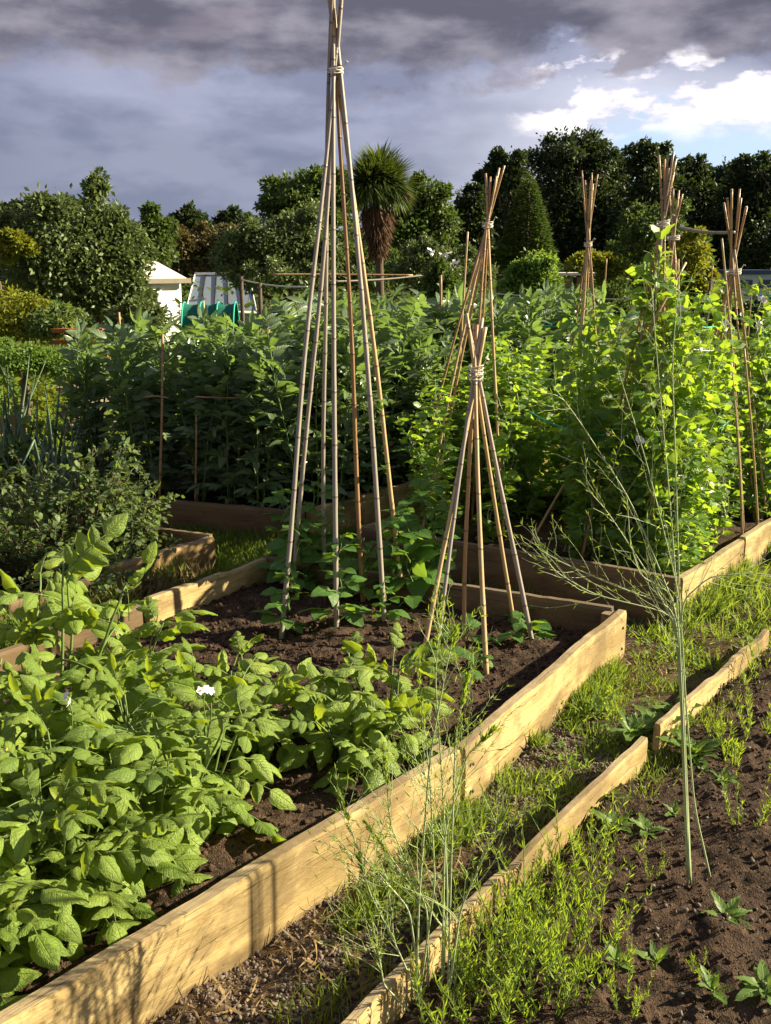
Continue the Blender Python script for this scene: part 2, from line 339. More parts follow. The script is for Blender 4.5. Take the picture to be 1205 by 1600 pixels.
M['twine'] = flat('twine', (.62, .58, .52), .8, .2, .4, 60); M['wire'] = flat('dark_wire', (.06, .06, .07), .5, .4); M['bluecar'] = flat('blue_roof', (.03, .05, .12), .5, .4)
M['brick'] = flat('red_plank', (.30, .11, .05), .9, .1, .5, 15)
# ------------------------------------------------------------------ plan of the plot
BED = [np.array(p) for p in [(-.74, 1.55), (.19, 2.62), (.97, 3.79), (-.57, 4.51), (-.98, 4.01)]]
A = (.605, .796)
PN = np.array((-.74, 1.55)); PNear = PN - .9 * np.array((.66, .755))
BEDP = [PNear, (-.74, 1.55), (.19, 2.62), (.965, 3.79), (-.57, 4.51), (-2.6, 2.05)]
PEA = [(1.32, 4.19), (2.17, 5.24), (3.6, 6.9), (1.7, 7.6), (-.13, 5.07)]
BEAN = [(-.49, 5.41), (.87, 6.9), (1.95, 8.2), (-.3, 9.2), (-2.65, 6.2)]
HERB = [(-.95, 4.93), (-1.47, 5.2), (-3.4, 6.05), (-4.6, 4.9), (-1.64, 3.89), (-2.9, 2.2), (-5, 2)]
RB = [(-.07, 1.64), (.45, 2.33), (.84, 2.85), (1.57, 3.77), (3.2, 4.2), (3.5, .4), (-.9, .4)]
# ground sheet
def spaced(lo, hi, fl, fh, step):
    core = np.arange(fl, fh, step); r = [fh]; st = step
    while r[-1] < hi: st *= 1.12; r.append(r[-1] + st)
    l = [fl]; st = step
    while l[-1] > lo: st *= 1.12; l.append(l[-1] - st)
    return np.concatenate([l[:0:-1], core, r])
def gh(x, y):
    d = np.hypot(x, y); near = np.clip((7 - d) / 3, .0, 1)
    return (fbm(x * 7, y * 7, 4, 3) - .5) * .045 * near + (fbm(x * 45, y * 45, 3, 9) - .5) * .012 * near - .012
xs = spaced(-420, 420, -2.5, 2.6, .03); ys = spaced(-60, 900, .9, 6.2, .03)
GX, GY = np.meshgrid(xs, ys); nx, ny = len(xs), len(ys)
def gridq(nx, ny):
    i = (np.arange(ny - 1)[:, None] * nx + np.arange(nx - 1)[None]).reshape(-1)
    return np.stack([i, i + 1, i + nx + 1, i + nx], -1)
g = MB(); g.add(np.column_stack([GX.ravel(), GY.ravel(), gh(GX, GY).ravel()]), gridq(nx, ny)); tag(g.build('ground', M['ground']), kind='structure')
def sz_bed(x, y, base, seed=0):
    return base + (fbm(x * 5, y * 5, 4, 3 + seed) - .5) * .07 + (fbm(x * 38, y * 38, 4, 9 + seed) - .5) * .034
def soil(name, poly, base, step, seed=0, inset=0):
    p = np.array([q[:2] for q in poly]); c = p.mean(0); p = p + norm(c - p) * inset
    lo, hi = p.min(0), p.max(0); x = np.arange(lo[0], hi[0] + step, step); y = np.arange(lo[1], hi[1] + step, step); X_, Y_ = np.meshgrid(x, y)
    Z_ = sz_bed(X_, Y_, base, seed); q = gridq(len(x), len(y)); cx = X_.ravel()[q].mean(1); cy = Y_.ravel()[q].mean(1)
    q = q[inpoly(cx, cy, p)]; m = MB(); m.add(np.column_stack([X_.ravel(), Y_.ravel(), Z_.ravel()]), q)
    o = m.build(name, M['soil']); tag(o, kind='structure'); return o
soil('soil', BEDP, .085, .014, 0); soil('soil', [(1.30, 4.22), (2.17, 5.26), (3.6, 6.9), (1.7, 7.6), (-.1, 5.07)], .10, .03, 4)
soil('soil', BEAN, .10, .05, 5); soil('soil', HERB[:5] + [(-4.6, 3.5)], .06, .05, 6)
soil('soil', [(p[0] + .02, p[1] - .01) for p in RB], .03, .013, 7)
# ------------------------------------------------------------------ timber boards
def plank(parent, p0, p1, ztop, zbot, th=.035, m='timber', wear=.0, name='board', side=1, seed=0, sag=0., screws=False):
    p0 = np.array(p0, float); p1 = np.array(p1, float); L = np.linalg.norm(p1 - p0); d = (p1 - p0) / L
    nx_ = max(8, int(L / .03)); hz = ztop - zbot
    prof = [(-.5, 0), (-.5, .5), (-.5, .93), (-.38, 1), (.38, 1), (.5, .93), (.5, .5), (.5, 0)]
    xs_ = np.linspace(0, L, nx_); V = []
    for x in xs_:
        w = (vnoise(np.array(x * 3.1 + seed), np.array(7. + seed)) - .5); w2_ = (vnoise(np.array(x * 13 + seed), np.array(3. + seed)) - .5)
        e = wear * max(0, vnoise(np.array(x * 9 + seed * 3), np.array(1.)) - .45)
        for k_, (a, b) in enumerate(prof):
            V.append((x - L / 2, side * (a * th + (.005 if wear else .010) * w + (.003 * w2_ if b > .9 else 0)), (b - .5) * hz - (e + .006 * abs(w2_) + .004 * w + sag * 4 * (x / L) * (1 - x / L)) * (b > .9)))
    k_ = len(prof); q = [[i * k_ + j, (i + 1) * k_ + j, (i + 1) * k_ + (j + 1) % k_, i * k_ + (j + 1) % k_] for i in range(nx_ - 1) for j in range(k_)]
    for e in (0, (nx_ - 1) * k_):
        q += [[e, e + 1, e + 6, e + 7], [e + 1, e + 2, e + 5, e + 6], [e + 2, e + 3, e + 4, e + 5]]
    b = MB(); b.add(V, q); o = b.build(name, M[m], parent, smooth=False)
    c = (p0 + p1) / 2; o.location = (*(c - np.array(parent.location[:2])), (ztop + zbot) / 2 - parent.location[2]); o.rotation_euler.z = math.atan2(d[1], d[0])
    if screws:
        for e in (-1, 1):
            for zz in (-.22, .2):
                sm_ = MB(); sm_.tube([(0, 0, 0), (0, -.003, 0), (0, -.0045, 0)], [.006, .006, .003], 10); q_ = sm_.build('screw', M['wire'], o); q_.location = (e * (L / 2 - .035 - .01 * rg.random()), -(th * .5 + .006), zz * hz)
    return o
def post(parent, p, zt, zb, m='timber_old', w=.045):
    b = MB(); b.box((0, 0, 0), (w, w, zt - zb)); o = b.build('corner_post', M[m], parent, False)
    o.location = (p[0] - parent.location[0], p[1] - parent.location[1], (zt + zb) / 2); o.rotation_euler.z = .9; return o
def bedroot(label, loc): return empty('raised_bed', loc, 0, label, 'raised bed', 'timber raised beds on the allotment')
r1 = bedroot('long pale timber raised bed with potatoes and the tallest bamboo wigwam', (0, 3, 0))
plank(r1, PNear, (.208, 2.60), .205, -.02, .042, 'timber', seed=1, side=-1, screws=True)
plank(r1, (.222, 2.615), (.985, 3.80), .20, -.02, .04, 'timber', seed=5, side=-1, screws=True)
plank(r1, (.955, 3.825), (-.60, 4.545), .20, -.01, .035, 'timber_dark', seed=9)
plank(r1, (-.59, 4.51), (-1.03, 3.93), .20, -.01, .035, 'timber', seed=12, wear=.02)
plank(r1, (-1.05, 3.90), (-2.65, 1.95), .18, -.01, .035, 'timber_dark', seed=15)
post(r1, (.165, 2.66), .17, -.05, 'timber'); post(r1, (.93, 3.79), .185, -.05)
r2 = bedroot('dark fronted raised bed corner holding the sweet pea wigwams', (1, 5, 0))
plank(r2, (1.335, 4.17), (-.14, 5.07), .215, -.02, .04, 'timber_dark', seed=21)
plank(r2, (1.345, 4.20), (1.85, 4.83), .205, -.02, .04, 'timber', seed=25, side=-1, screws=True); plank(r2, (1.865, 4.85), (3.65, 7.0), .215, -.01, .04, 'timber', seed=27, side=-1)
plank(r2, (-.12, 5.10), (1.0, 6.55), .20, -.01, .035, 'timber_old', seed=29)
r3 = bedroot('raised bed packed with tall broad beans behind the wigwams', (-.5, 6, 0))
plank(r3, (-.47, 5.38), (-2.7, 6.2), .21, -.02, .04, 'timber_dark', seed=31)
plank(r3, (-.445, 5.395), (.88, 6.89), .225, -.02, .04, 'timber', seed=35, side=-1, wear=.02); plank(r3, (.90, 6.91), (2.0, 8.2), .22, -.02, .04, 'timber_old', seed=36)
r4 = bedroot('left raised bed with a leafy currant bush and onions', (-2, 5, 0))
plank(r4, (-.93, 4.93), (-3.3, 6.0), .20, -.02, .035, 'timber_old', seed=41)
plank(r4, (-.925, 4.90), (-1.32, 4.36), .20, -.02, .06, 'timber_old', seed=45, wear=.015); plank(r4, (-1.33, 4.34), (-2.9, 2.3), .18, -.02, .035, 'timber_dark', seed=48)
r5 = bedroot('low worn timber edging of the bare soil bed on the right', (.8, 2.8, 0))
plank(r5, (-.62, .93), (.84, 2.85), .112, -.06, .026, 'timber', seed=51, wear=.03)
plank(r5, (.905, 2.94), (1.60, 3.80), .11, -.05, .024, 'timber', seed=57, wear=.03)
r6 = bedroot('short pale bed edge board on the lawn at the far left', P(0, 650, .1) * np.array((1, 1, 0)))
plank(r6, P(-90, 662, .2)[:2], P(38, 644, .2)[:2], .2, 0, .04, 'timber', seed=61)
# ------------------------------------------------------------------ canes
def cane(parent, p0, p1, r0=.008, r1=.006, m='cane', bend=.01, k=7):
    p0 = np.array(p0, float); p1 = np.array(p1, float); L = np.linalg.norm(p1 - p0); n_ = max(6, int(L / .055)); t = np.linspace(0, 1, n_)
    pts = p0 + (p1 - p0) * t[:, None]; b1 = rg.normal(size=3) * bend; b2 = rg.normal(size=3) * bend * .4; ph = rg.random() * 6
    pts = pts + np.sin(pi * t)[:, None] * b1 + np.sin(3 * pi * t + ph)[:, None] * b2 * np.sin(pi * t)[:, None]
    rad = r0 + (r1 - r0) * t; rr = rg.random(); s = t * L; fr = (s * 4.6 + rr * 7.3) % 1; rad = rad * (1 + .14 * np.exp(-((fr - .5) / .1) ** 2))
    b = MB(); b.tube(pts - np.array(parent.location), rad, k, r=rr); return b.build('cane', M[m], parent)
def twine(parent, c, rad, h, turns=5, m='twine', r=.0025):
    t = np.linspace(0, 1, turns * 14); a = t * turns * 2 * pi
    p = np.stack([c[0] + rad * np.cos(a), c[1] + rad * np.sin(a), c[2] + h * (t - .5) + .004 * np.sin(a * 2.3)], -1)
    b = MB(); b.tube(p - np.array(parent.location), r, 5); b.tube(np.array([p[-1], p[-1] + (.012, -.01, .03), p[-1] + (.02, -.012, .022)]) - np.array(parent.location), r, 5); return b.build('twine', M[m], parent)
def wigwam(label, feet, tie, ext, r0=.009, mats=('cane',), sp=.02, bend=.01, th=.03):
    feet = [np.array(f, float) for f in feet]; c = np.mean(feet, 0); root = empty('bamboo_wigwam', (c[0], c[1], 0), 0, label, 'bean wigwam', 'bamboo cane wigwams')
    tie = np.array(tie, float)
    for i, f in enumerate(feet):
        o = (f - c)[:2]; o = o / (np.linalg.norm(o) + 1e-6) * sp; pt = tie + np.array((o[0] * .2 + rg.normal() * .004, o[1] * .7, 0))
        d = pt - f; e = f + d * (1 + ext * (.8 + .4 * rg.random()) / np.linalg.norm(d)); f2 = f - d / np.linalg.norm(d) * .05
        cane(root, f2, e, r0 * (.85 + .3 * rg.random()), r0 * .72, mats[i % len(mats)], bend)
    twine(root, tie, sp + r0 * 1.1, th); return root
z = .09
wfeet = [P(440, 990, z), P(526, 982, z), P(600, 972, z), P(567, 940, z), P(508, 915, z), P(630, 935, z), P(456, 925, z)]
tt = at(524, 112, 4.15)
wigwam('tallest wigwam of seven grey canes rising out of the top of the photo', wfeet, tt, .62, .0105, ('cane_grey', 'cane_grey', 'cane_grey', 'cane_brown', 'cane_grey', 'cane', 'cane_grey'), .02, .012, .02)
sfeet = [P(660, 1032, z), P(681, 1036, z), P(725, 1002, z), P(760, 1046, z), P(804, 976, z), P(831, 1000, z)]
st = at(743, 583, 3.85)
wigwam('short brown wigwam of six canes tied with white twine in the front bed', sfeet, st, .2, .0095, ('cane', 'cane_grey', 'cane_brown', 'cane', 'cane', 'cane_grey'), .02, .006, .06)
def ring(c, r, n_, zz=.1, ph=.3): return [(c[0] + r * cos(a), c[1] + r * sin(a), zz) for a in [ph + 2 * pi * i / n_ for i in range(n_)]]
w3c = (.42, 5.42); w5c = (1.32, 4.85); w6c = (2.15, 5.95); w4c = (1.55, 7.4); w7c = (2.05, 7.1)
wigwam('pea wigwam with yellow canes just behind the short tied wigwam', ring(w3c, .3, 7), at(762, 352, 5.5), .28, .008, ('cane', 'cane_brown'), .02)
wigwam('slim bare wigwam standing alone left of the sweet pea tower', [at(895, 660, 7.2) * (1, 1, 0) + (0, 0, .1)] + ring(w4c, .22, 5), at(919, 382, 7.4), .45, .008, ('cane', 'cane_brown'), .02)
wigwam('tall wigwam smothered in sweet peas at the bed corner', ring(w5c, .27, 8), at(1036, 350, 4.85), .28, .0075, ('cane', 'cane_brown', 'cane_grey'), .022)
wigwam('leaning fanned wigwam behind the sweet pea tower', ring(w7c, .3, 6, ph=.9), at(1052, 372, 7.2), .3, .009, ('cane_brown', 'cane'), .035)
wigwam('wigwam with fanned cane tops near the right edge', ring(w6c, .3, 8), at(1146, 425, 6.0), .42, .009, ('cane_brown', 'cane', 'cane_brown'), .035)
def single(label, p0, p1, r=.007, m='cane', group=None, name='bamboo_cane'):
    p0 = np.array(p0, float); root = empty(name, tuple(p0), 0); b = MB(); p1 = np.array(p1, float); L = np.linalg.norm(p1 - p0); t = np.linspace(0, 1, max(5, int(L / .06)))[:, None]
    pts = (p1 - p0) * t + np.sin(pi * t) * rg.normal(size=3) * .008; b.tube(pts, np.linspace(r, r * .8, len(t)), 7); bpy.data.objects.remove(root)
    o = b.build(name, M[m]); o.location = tuple(p0); tag(o, label, 'cane', group); return o
single('upright brown cane crossed by short twigs at the front of the beans', at(249, 778, 5.72), at(254, 522, 5.72), .009, 'cane_brown')
single('thin horizontal twig tied across the left bean cane', at(224, 621, 5.68), at(263, 622, 5.68), .005, 'cane_brown')
single('horizontal twig lying against the front bean plants', at(305, 620, 5.62), at(378, 622, 5.62), .005, 'cane_brown')
single('dark cane low in the bean bed right of the crossed cane', at(305, 790, 5.68), at(307, 640, 5.7), .007, 'cane_brown')
BS = 'pale canes poking out of the broad beans'
for a in [(316, 545, 470, 6.8), (184, 560, 488, 6.6), (418, 580, 505, 6.2), (371, 600, 545, 6.)]:
    single('pale cane top poking out between the broad bean plants', (*at(a[0] - 3, a[1], a[3])[:2], .5), at(a[0] + 2, a[2], a[3]), .009, 'cane', BS)
single('long horizontal cane laid over the back of the beans, upper one', at(424, 429, 9.3), at(645, 430, 9.6), .010, 'cane_brown')
single('second horizontal cane behind the beans reaching further right', at(520, 440, 9.2), at(672, 429, 9.7), .010, 'cane_grey')
single('grey horizontal pole joining the two rear wigwams on the right', at(1062, 356, 6.6), at(1148, 363, 6.2), .011, 'cane_grey')
single('slanting bare cane left of the yellow pea wigwam', (*at(714, 560, 6.3)[:2], .4), at(731, 362, 6.3), .008, 'cane')
single('slanting cane crossing behind the pea wigwam foot', (*at(716, 480, 6.6)[:2], 1.0), at(748, 395, 6.6), .008, 'cane')
single('dark post with a young climber between beans and peas', (*at(686, 560, 6.8)[:2], .4), at(689, 430, 6.8), .011, 'cane_brown')
single('brown cane slanting down to the pea bed front', P(822, 862, .12), at(895, 735, 5.1), .008, 'cane_brown')
single('orange brown cane leaning at the front of the sweet peas', P(908, 876, .12), at(945, 705, 4.75), .009, 'cane_brown')
single('short upright brown cane beside the bed corner', P(1018, 880, .14), at(1018, 760, 4.45), .008, 'cane_brown')
single('cane slanting across the top of the sweet peas', at(1012, 520, 4.6), at(1072, 410, 4.75), .007, 'cane_brown')
single('straight cane right of the sweet pea tower', P(1062, 850, .12), at(1060, 405, 5.), .007, 'cane')
RC = 'bare canes at the right edge'
for (x0, y0, x1, y1, Yd) in [(1165, 800, 1128, 372, 5.3), (1200, 790, 1148, 390, 5.6), (1190, 805, 1163, 545, 5.1), (1162, 838, 1142, 560, 5.0), (1120, 540, 1136, 500, 6)]:
    single('thin bare cane among the peas by the right edge of the bed', (*at(x0, y0, Yd)[:2], .12), at(x1, y1, Yd), .007, 'cane', RC)
FC = 'thin upright canes in the plots behind'
for (x, y0, y1, Yd) in [(840, 545, 470, 9.), (948, 520, 404, 10.5), (1035, 500, 440, 12.), (1114, 500, 415, 12.), (945, 600, 540, 7.8), (663, 700, 560, 6.4), (1175, 520, 450, 11.)]:
    single('thin cane standing in the vegetable plots behind the peas', (*at(x - 6, y0, Yd)[:2], .1), at(x, y1, Yd), .009, 'cane', FC)
def string(label, p0, p1, m='string_green', sag=.03, r=.003, w=.0):
    p0 = np.array(p0); p1 = np.array(p1); t = np.linspace(0, 1, 24)[:, None]; p = (p1 - p0) * t; p[:, 2] -= (sag * 4 * t * (1 - t))[:, 0]; p += np.sin(t * 40) * w
    b = MB(); b.tube(p, r, 5); o = b.build('string', M[m]); o.location = tuple(p0); tag(o, label, 'string')
string('green string stretched low across the peas left of the tower', at(826, 642, 5.3), at(945, 680, 4.75), r=.004)
string('blue green string at the right of the sweet pea tower', at(1085, 680, 4.9), at(1142, 655, 5.4), r=.004)
string('green string tied across the slim bare wigwam', at(820, 506, 7.2), at(1000, 488, 6.8), r=.004, sag=.05)
string('green line over the plots left of the slim wigwam', at(764, 500, 8), at(908, 498, 7.4), r=.004)
string('pale line strung above the far vegetable plots', at(690, 452, 14), at(1010, 468, 13), 'string_pale', r=.004)
string('white string tied between the sweet pea tower and right wigwam', at(1050, 536, 4.9), at(1145, 542, 5.9), 'string_pale', r=.003)
string('green string netting line right of the tower', at(1075, 500, 6.2), at(1120, 508, 6.4), r=.007)
string('rope between posts near the glasshouse', at(378, 437, 13), at(480, 448, 11.5), 'string_pale', r=.010)
# ------------------------------------------------------------------ plants: leaves and compound leaves
UP = np.array((0, 0, 1.))
def compound(lf, pairs, L, ls, ang=58, droop=.25, term=1., stalk=.35, petiole=.0016, jit=.15, z=0):
    """a compound leaf along +Y; returns (leaflet template, stalk template)"""
    a = MB(); b = MB(); t = np.linspace(0, 1, 9); rach = np.stack([.0 * t, L * t, -droop * L * t ** 2], -1)
    b.tube(rach, np.linspace(petiole * 1.3, petiole * .6, 9), 4, r=.5, cap=False)
    def pt(s): return np.array((0, L * s, -droop * L * s * s))
    D, T, Sc = [], [], []
    for i in range(pairs):
        s = stalk + (1 - stalk) * (i / max(1, pairs)) ** 1; sc = ls * (.55 + .4 * (i + 1) / pairs) * (1 + rg.normal() * .1)
        for sg in (-1, 1):
            an = R(ang + rg.normal() * 10); D.append((sg * sin(an), cos(an), -.18 + rg.normal() * jit)); T.append(pt(s + rg.normal() * .01)); Sc.append(sc)
    if term: D.append((rg.normal() * .1, 1, -droop * 1.6 + rg.normal() * jit)); T.append(pt(1)); Sc.append(ls * term)
    up = norm(np.array([(rg.normal() * jit * 2, rg.normal() * jit, 1) for _ in D]))
    a.inst(lf, frames(np.array(D), up), T, Sc); return a.tpl(), b.tpl()
def scatter_leaves(m_leaf, m_stem, cps, pts, dirs, ups, sc, r=None):
    k = len(pts); w = rg.integers(0, len(cps), k); Rm = frames(dirs, ups); sc = np.broadcast_to(sc, (k,)); r = rg.random(k) if r is None else r
    for i in range(len(cps)):
        q = w == i
        if q.any():
            m_leaf.inst(cps[i][0], Rm[q], np.asarray(pts)[q], sc[q], r[q]); m_stem.inst(cps[i][1], Rm[q], np.asarray(pts)[q], sc[q])
def curve(p0, d, L, lift=0., n_=12, wob=.03, grav=0.):
    d = norm(np.array(d, float)); p = [np.array(p0, float)]
    for i in range(n_):
        d = norm(d + rg.normal(size=3) * wob + np.array((0, 0, lift - grav * i / n_))); p.append(p[-1] + d * L / n_)
    return np.array(p)
# --- potato plants
PL = [leaf(8, 10, .64, .74, .05, d * .9, .03, .12, .75, .36) for d in (.22, .42)]
PCP = [compound(PL[i % 2], 3 - i % 2, .17, .085 + .014 * rg.random(), 64, .35 + .2 * rg.random(), 1.15, .3, .0022) for i in range(5)]
def make_potato(hh=.46, nst=6, spread=.55, dens=8, flowers=0):
    root = empty('potato_plant'); lf, stm = MB(), MB()
    for i in range(nst):
        a = 2 * pi * i / nst + rg.normal() * .3; sp = spread * (.5 + rg.random()) * (0 if i == 0 else 1)
        c = curve((.03 * cos(a), .03 * sin(a), -.02), (cos(a) * sp, sin(a) * sp, 1), hh * (1.05 + .25 * rg.random()), .02, 14, .05, .05)
        stm.tube(c, np.linspace(.006, .0025, len(c)), 6)
        k = dens; idx = np.linspace(.25, 1, k); pts = np.array([c[min(13, int(s * 13.9))] for s in idx]); az = a + np.arange(k) * 2.4 + rg.random(k)
        el = np.linspace(-.05, .75, k) + rg.normal(size=k) * .15
        D = np.stack([np.cos(az) * np.cos(el), np.sin(az) * np.cos(el), np.sin(el)], -1)
        scatter_leaves(lf, stm, PCP, pts, D, norm(UP + np.array((.25, -.1, 0)) + rg.normal(size=(k, 3)) * .5), np.linspace(1.2, .62, k) * (.8 + .4 * rg.random(k)))
    lf.build('foliage', M['potato'], root); stm.build('stem', M['stem'], root)
    for j in range(flowers): flower(root, (.08 * (j + 1) * (-1) ** j, -.1 + .04 * j, hh + .1 + .05 * rg.random()))
    return root
def flower(root, p, r=.016, n_=5):
    m = MB(); pl = leaf(2, 4, .75, .9, .1, -.1)
    for cl in range(3):
        o = np.array(p) + rg.normal(size=3) * (.018, .018, .012); fd = norm(np.array((.5, -.6, .5)) + rg.normal(size=3) * .3)
        s = norm(np.cross(fd, UP)); t = np.cross(s, fd); an = np.arange(n_) * 2 * pi / n_
        D = np.cos(an)[:, None] * s + np.sin(an)[:, None] * t + fd * .25; m.inst(pl, frames(D, fd), np.repeat(o[None], n_, 0), r)
    f = m.build('flower', M['petal'], root)
    c = MB(); c.tube([o, o + fd * .012], [.004, .001], 6); c.build('anther', M['anther'], f)
    s = MB(); s.tube([np.array(p) - (0, 0, .14), np.array(p) - (.01, 0, .05), np.array(p)], .0018, 5); s.build('flower_stalk', M['stem'], f)
pot = [make_potato(.38, 6, .5, 6), make_potato(.35, 6, .6, 6), make_potato(.40, 5, .5, 7)]
potf = make_potato(.38, 7, .5, 7, 1); potf2 = make_potato(.38, 6, .5, 7, 2); pots = make_potato(.26, 5, .45, 6)
GP = 'potato plants filling the front of the raised bed'
PSH = 'leafy green potato plant in the thick of the potato patch'
spots = [  # px, py of the crown's middle, height it is at, variant, scale, label
 (592, 1055, .28, 'pots', .95, 'small potato plant standing apart beside the feet of the tall wigwam'),
 (622, 1140, .20, 'pots', .85, 'low potato plant touching the inner side of the timber board'),
 (385, 1065, .26, 'pots', .95, 'small potato plant reaching over dark soil left of the tall wigwam'),
 (430, 1190, .34, 'potf', .84, 'potato plant with a single white flower cluster at the board side of the patch'),
 (330, 1160, .42, 'p0', .88, PSH), (300, 1010, .40, 'p1', .85, 'potato plant at the back of the patch next to the soil and left board'),
 (200, 1085, .42, 'p2', .9, PSH), (170, 985, .40, 'potf', .9, 'potato plant holding a pale flower up before the grassy gap'),
 (60, 1075, .42, 'p1', 1.05, PSH), (40, 965, .5, 'p0', 1.32, 'tallest potato plant rising at the back left of the patch'),
 (230, 1230, .42, 'p0', .86, PSH), (85, 1190, .44, 'potf2', .9, 'potato plant with lilac white flowers at the left edge of the patch'),
 (345, 1270, .33, 'p2', .72, 'potato plant with drooping leaflets just above the bare soil strip'),
 (65, 1330, .40, 'potf', .82, 'potato plant with a small flower near the lower left corner'),
 (120, 1400, .33, 'p1', .62, 'potato plant whose pale leaves spread over the soil strip at lower left'),
 (-20, 1470, .38, 'p2', .85, 'nearest potato plant cut by the left edge at the bottom'), (-60, 1250, .42, 'p0', 1., PSH), (-90, 1080, .42, 'p2', 1., PSH), (-150,1400,.4,'p1',1.,PSH)]
V = dict(pots=pots, potf=potf, potf2=potf2, p0=pot[0], p1=pot[1], p2=pot[2]); used = set()
def use(v, key, used=used):
    if key in used: return copy_tree(v)
    used.add(key); return v
for i, (x, y, hz, v, s, lb) in enumerate(spots):
    p = P(x, y, hz + .04); dd = (p[0] + .74) * -.796 + (p[1] - 1.55) * .605; p = p + (np.array((-.796, .605, 0)) * max(0, (.35 if hz > .3 else .22) - dd)); o = use(V[v], v); o.location = (p[0], p[1], .09); o.rotation_euler.z = 2.1 * i; o.scale = (s, s, s); tag(o, lb, 'potato plant', GP)
# --- broad beans
BL = leaf(2, 6, .40, .95, .35, .22, .02); BCP = [compound(BL, 2 + i % 2, .11, .10, 48, .15, .9, .4, .002, .2) for i in range(4)]
def make_bean(hh, nst=2, leaves=32):
    root = empty('broad_bean_plant'); lf, st = MB(), MB()
    for i in range(nst):
        a = rg.random() * 6.28; c = curve((.04 * cos(a), .04 * sin(a), -.02), (cos(a) * .12, sin(a) * .12, 1), hh * (.9 + .15 * rg.random()), .03, 16, .04)
        st.tube(c, np.linspace(.006, .0035, len(c)), 5); k = leaves; s = np.linspace(.1, 1, k) ** .9; pts = np.array([c[min(15, int(q * 15.9))] * (1 - (q * 15.9 % 1)) + c[min(16, int(q * 15.9) + 1)] * (q * 15.9 % 1) for q in s])
        az = a + np.arange(k) * 2.6 + rg.normal(size=k) * .4; el = .35 + s * .55 + rg.normal(size=k) * .2
        D = np.stack([np.cos(az) * np.cos(el), np.sin(az) * np.cos(el), np.sin(el)], -1)
        scatter_leaves(lf, st, BCP, pts, D, norm(UP + rg.normal(size=(k, 3)) * .35), (.95 + .35 * rg.random(k)))
    lf.build('foliage', M['bean'], root); st.build('stem', M['stem'], root); return root
bv = [make_bean(1.22), make_bean(1.12), make_bean(1.3), make_bean(1.12, 3, 26), make_bean(1.05)]
C0 = np.array((-.49, 5.41)); dA = norm(np.array((1.36, 1.49))); dB = norm(np.array((-2.2, .83)))
GB = 'broad bean plants growing in rows in the rear bed'; cnt = 0
for i in range(15):
    for j in range(11):
        a = .13 + i * .245 + rg.normal() * .03; b = .10 + j * .235 + rg.normal() * .03
        if b > 1.75 + .0 * a or (a > 1.2 and b > 1.75 - .12 * (a - 1.2)): continue
        p = C0 + dA * a + dB * b; v = int(rg.integers(0, 5)); o = use(bv[v], 'b%d' % v); o.location = (*p, .11); o.rotation_euler.z = rg.random() * 6.28
        s = .92 + .16 * rg.random() + .04 * (i > 5); s *= .89 + .015 * a - .04 * b ; o.scale = (s, s, s)
        tag(o, 'tall grey green broad bean plant in the dense bean bed', 'bean plant', GB)
# --- peas and sweet peas on the wigwams
QL = leaf(4, 5, .66, .8, .12, .15, .04, .1)
def vine(pts, lf, st, td, step=.05, ls=.048, big=1.):
    L = np.concatenate([[0], np.cumsum(np.linalg.norm(np.diff(pts, axis=0), axis=1))]); k = int(L[-1] / step); s = np.linspace(.02, L[-1], k)
    q = np.stack([np.interp(s, L, pts[:, i]) for i in range(3)], -1); st.tube(pts, np.linspace(.0028, .0014, len(pts)), 4, cap=False)
    for sg in range(2):
        az = np.arange(k) * pi + rg.normal(size=k) * .9; el = rg.normal(size=k) * .35 + .25
        D = np.stack([np.cos(az) * np.cos(el), np.sin(az) * np.cos(el), np.sin(el)], -1); keep = rg.random(k) < .93
        pet = q + D * .045
        for a_ in (-.75, .75):
            ca, sa = cos(a_), sin(a_); D2 = np.stack([D[:, 0] * ca - D[:, 1] * sa, D[:, 0] * sa + D[:, 1] * ca, D[:, 2] - .2], -1)
            lf.inst(QL, frames(D2, norm(UP + rg.normal(size=(k, 3)) * .9)), pet, ls * big * (.65 + .6 * rg.random(k)))
        for e in range(0, k, 2): st.tube([q[e], q[e] + D[e] * .045], .0011, 3, cap=False)
    for e in range(0, k, 3):                                         # tendrils
        a = rg.random() * 6.28; t = np.linspace(0, 1, 8); d = norm(np.array((cos(a), sin(a), .4)))
        c = q[e] + d * (t * .1)[:, None] + np.stack([np.cos(t * 9) - 1, np.sin(t * 9), 0 * t], -1) * (.010 * t)[:, None]; td.tube(c, .0007, 3, cap=False)
def make_pea(hh, tilt=(0, 0), nv=3, wid=.05, big=1.08, step=.048):
    root = empty('pea_plant'); lf, st = MB(), MB(); td = st
    for i in range(nv):
        t = np.linspace(0, 1, 26); ph = rg.random(3) * 6.28; h_ = hh * (.75 + .3 * rg.random())
        p = np.stack([tilt[0] * t * h_ + wid * (np.sin(t * 7 + ph[0]) * t + .6 * np.sin(t * 17 + ph[1])), tilt[1] * t * h_ + wid * np.sin(t * 6 + ph[2]) * t + wid * .5 * np.cos(t * 15), t * h_ - .02], -1)
        vine(p, lf, st, td, step, .048, big)
    lf.build('foliage', M['pea'], root); st.build('stem', M['stem_pale'], root); return root
pv = [make_pea(1.1), make_pea(1.0, big=1.3, step=.06), make_pea(1.2), make_pea(.8, nv=4, wid=.08)]
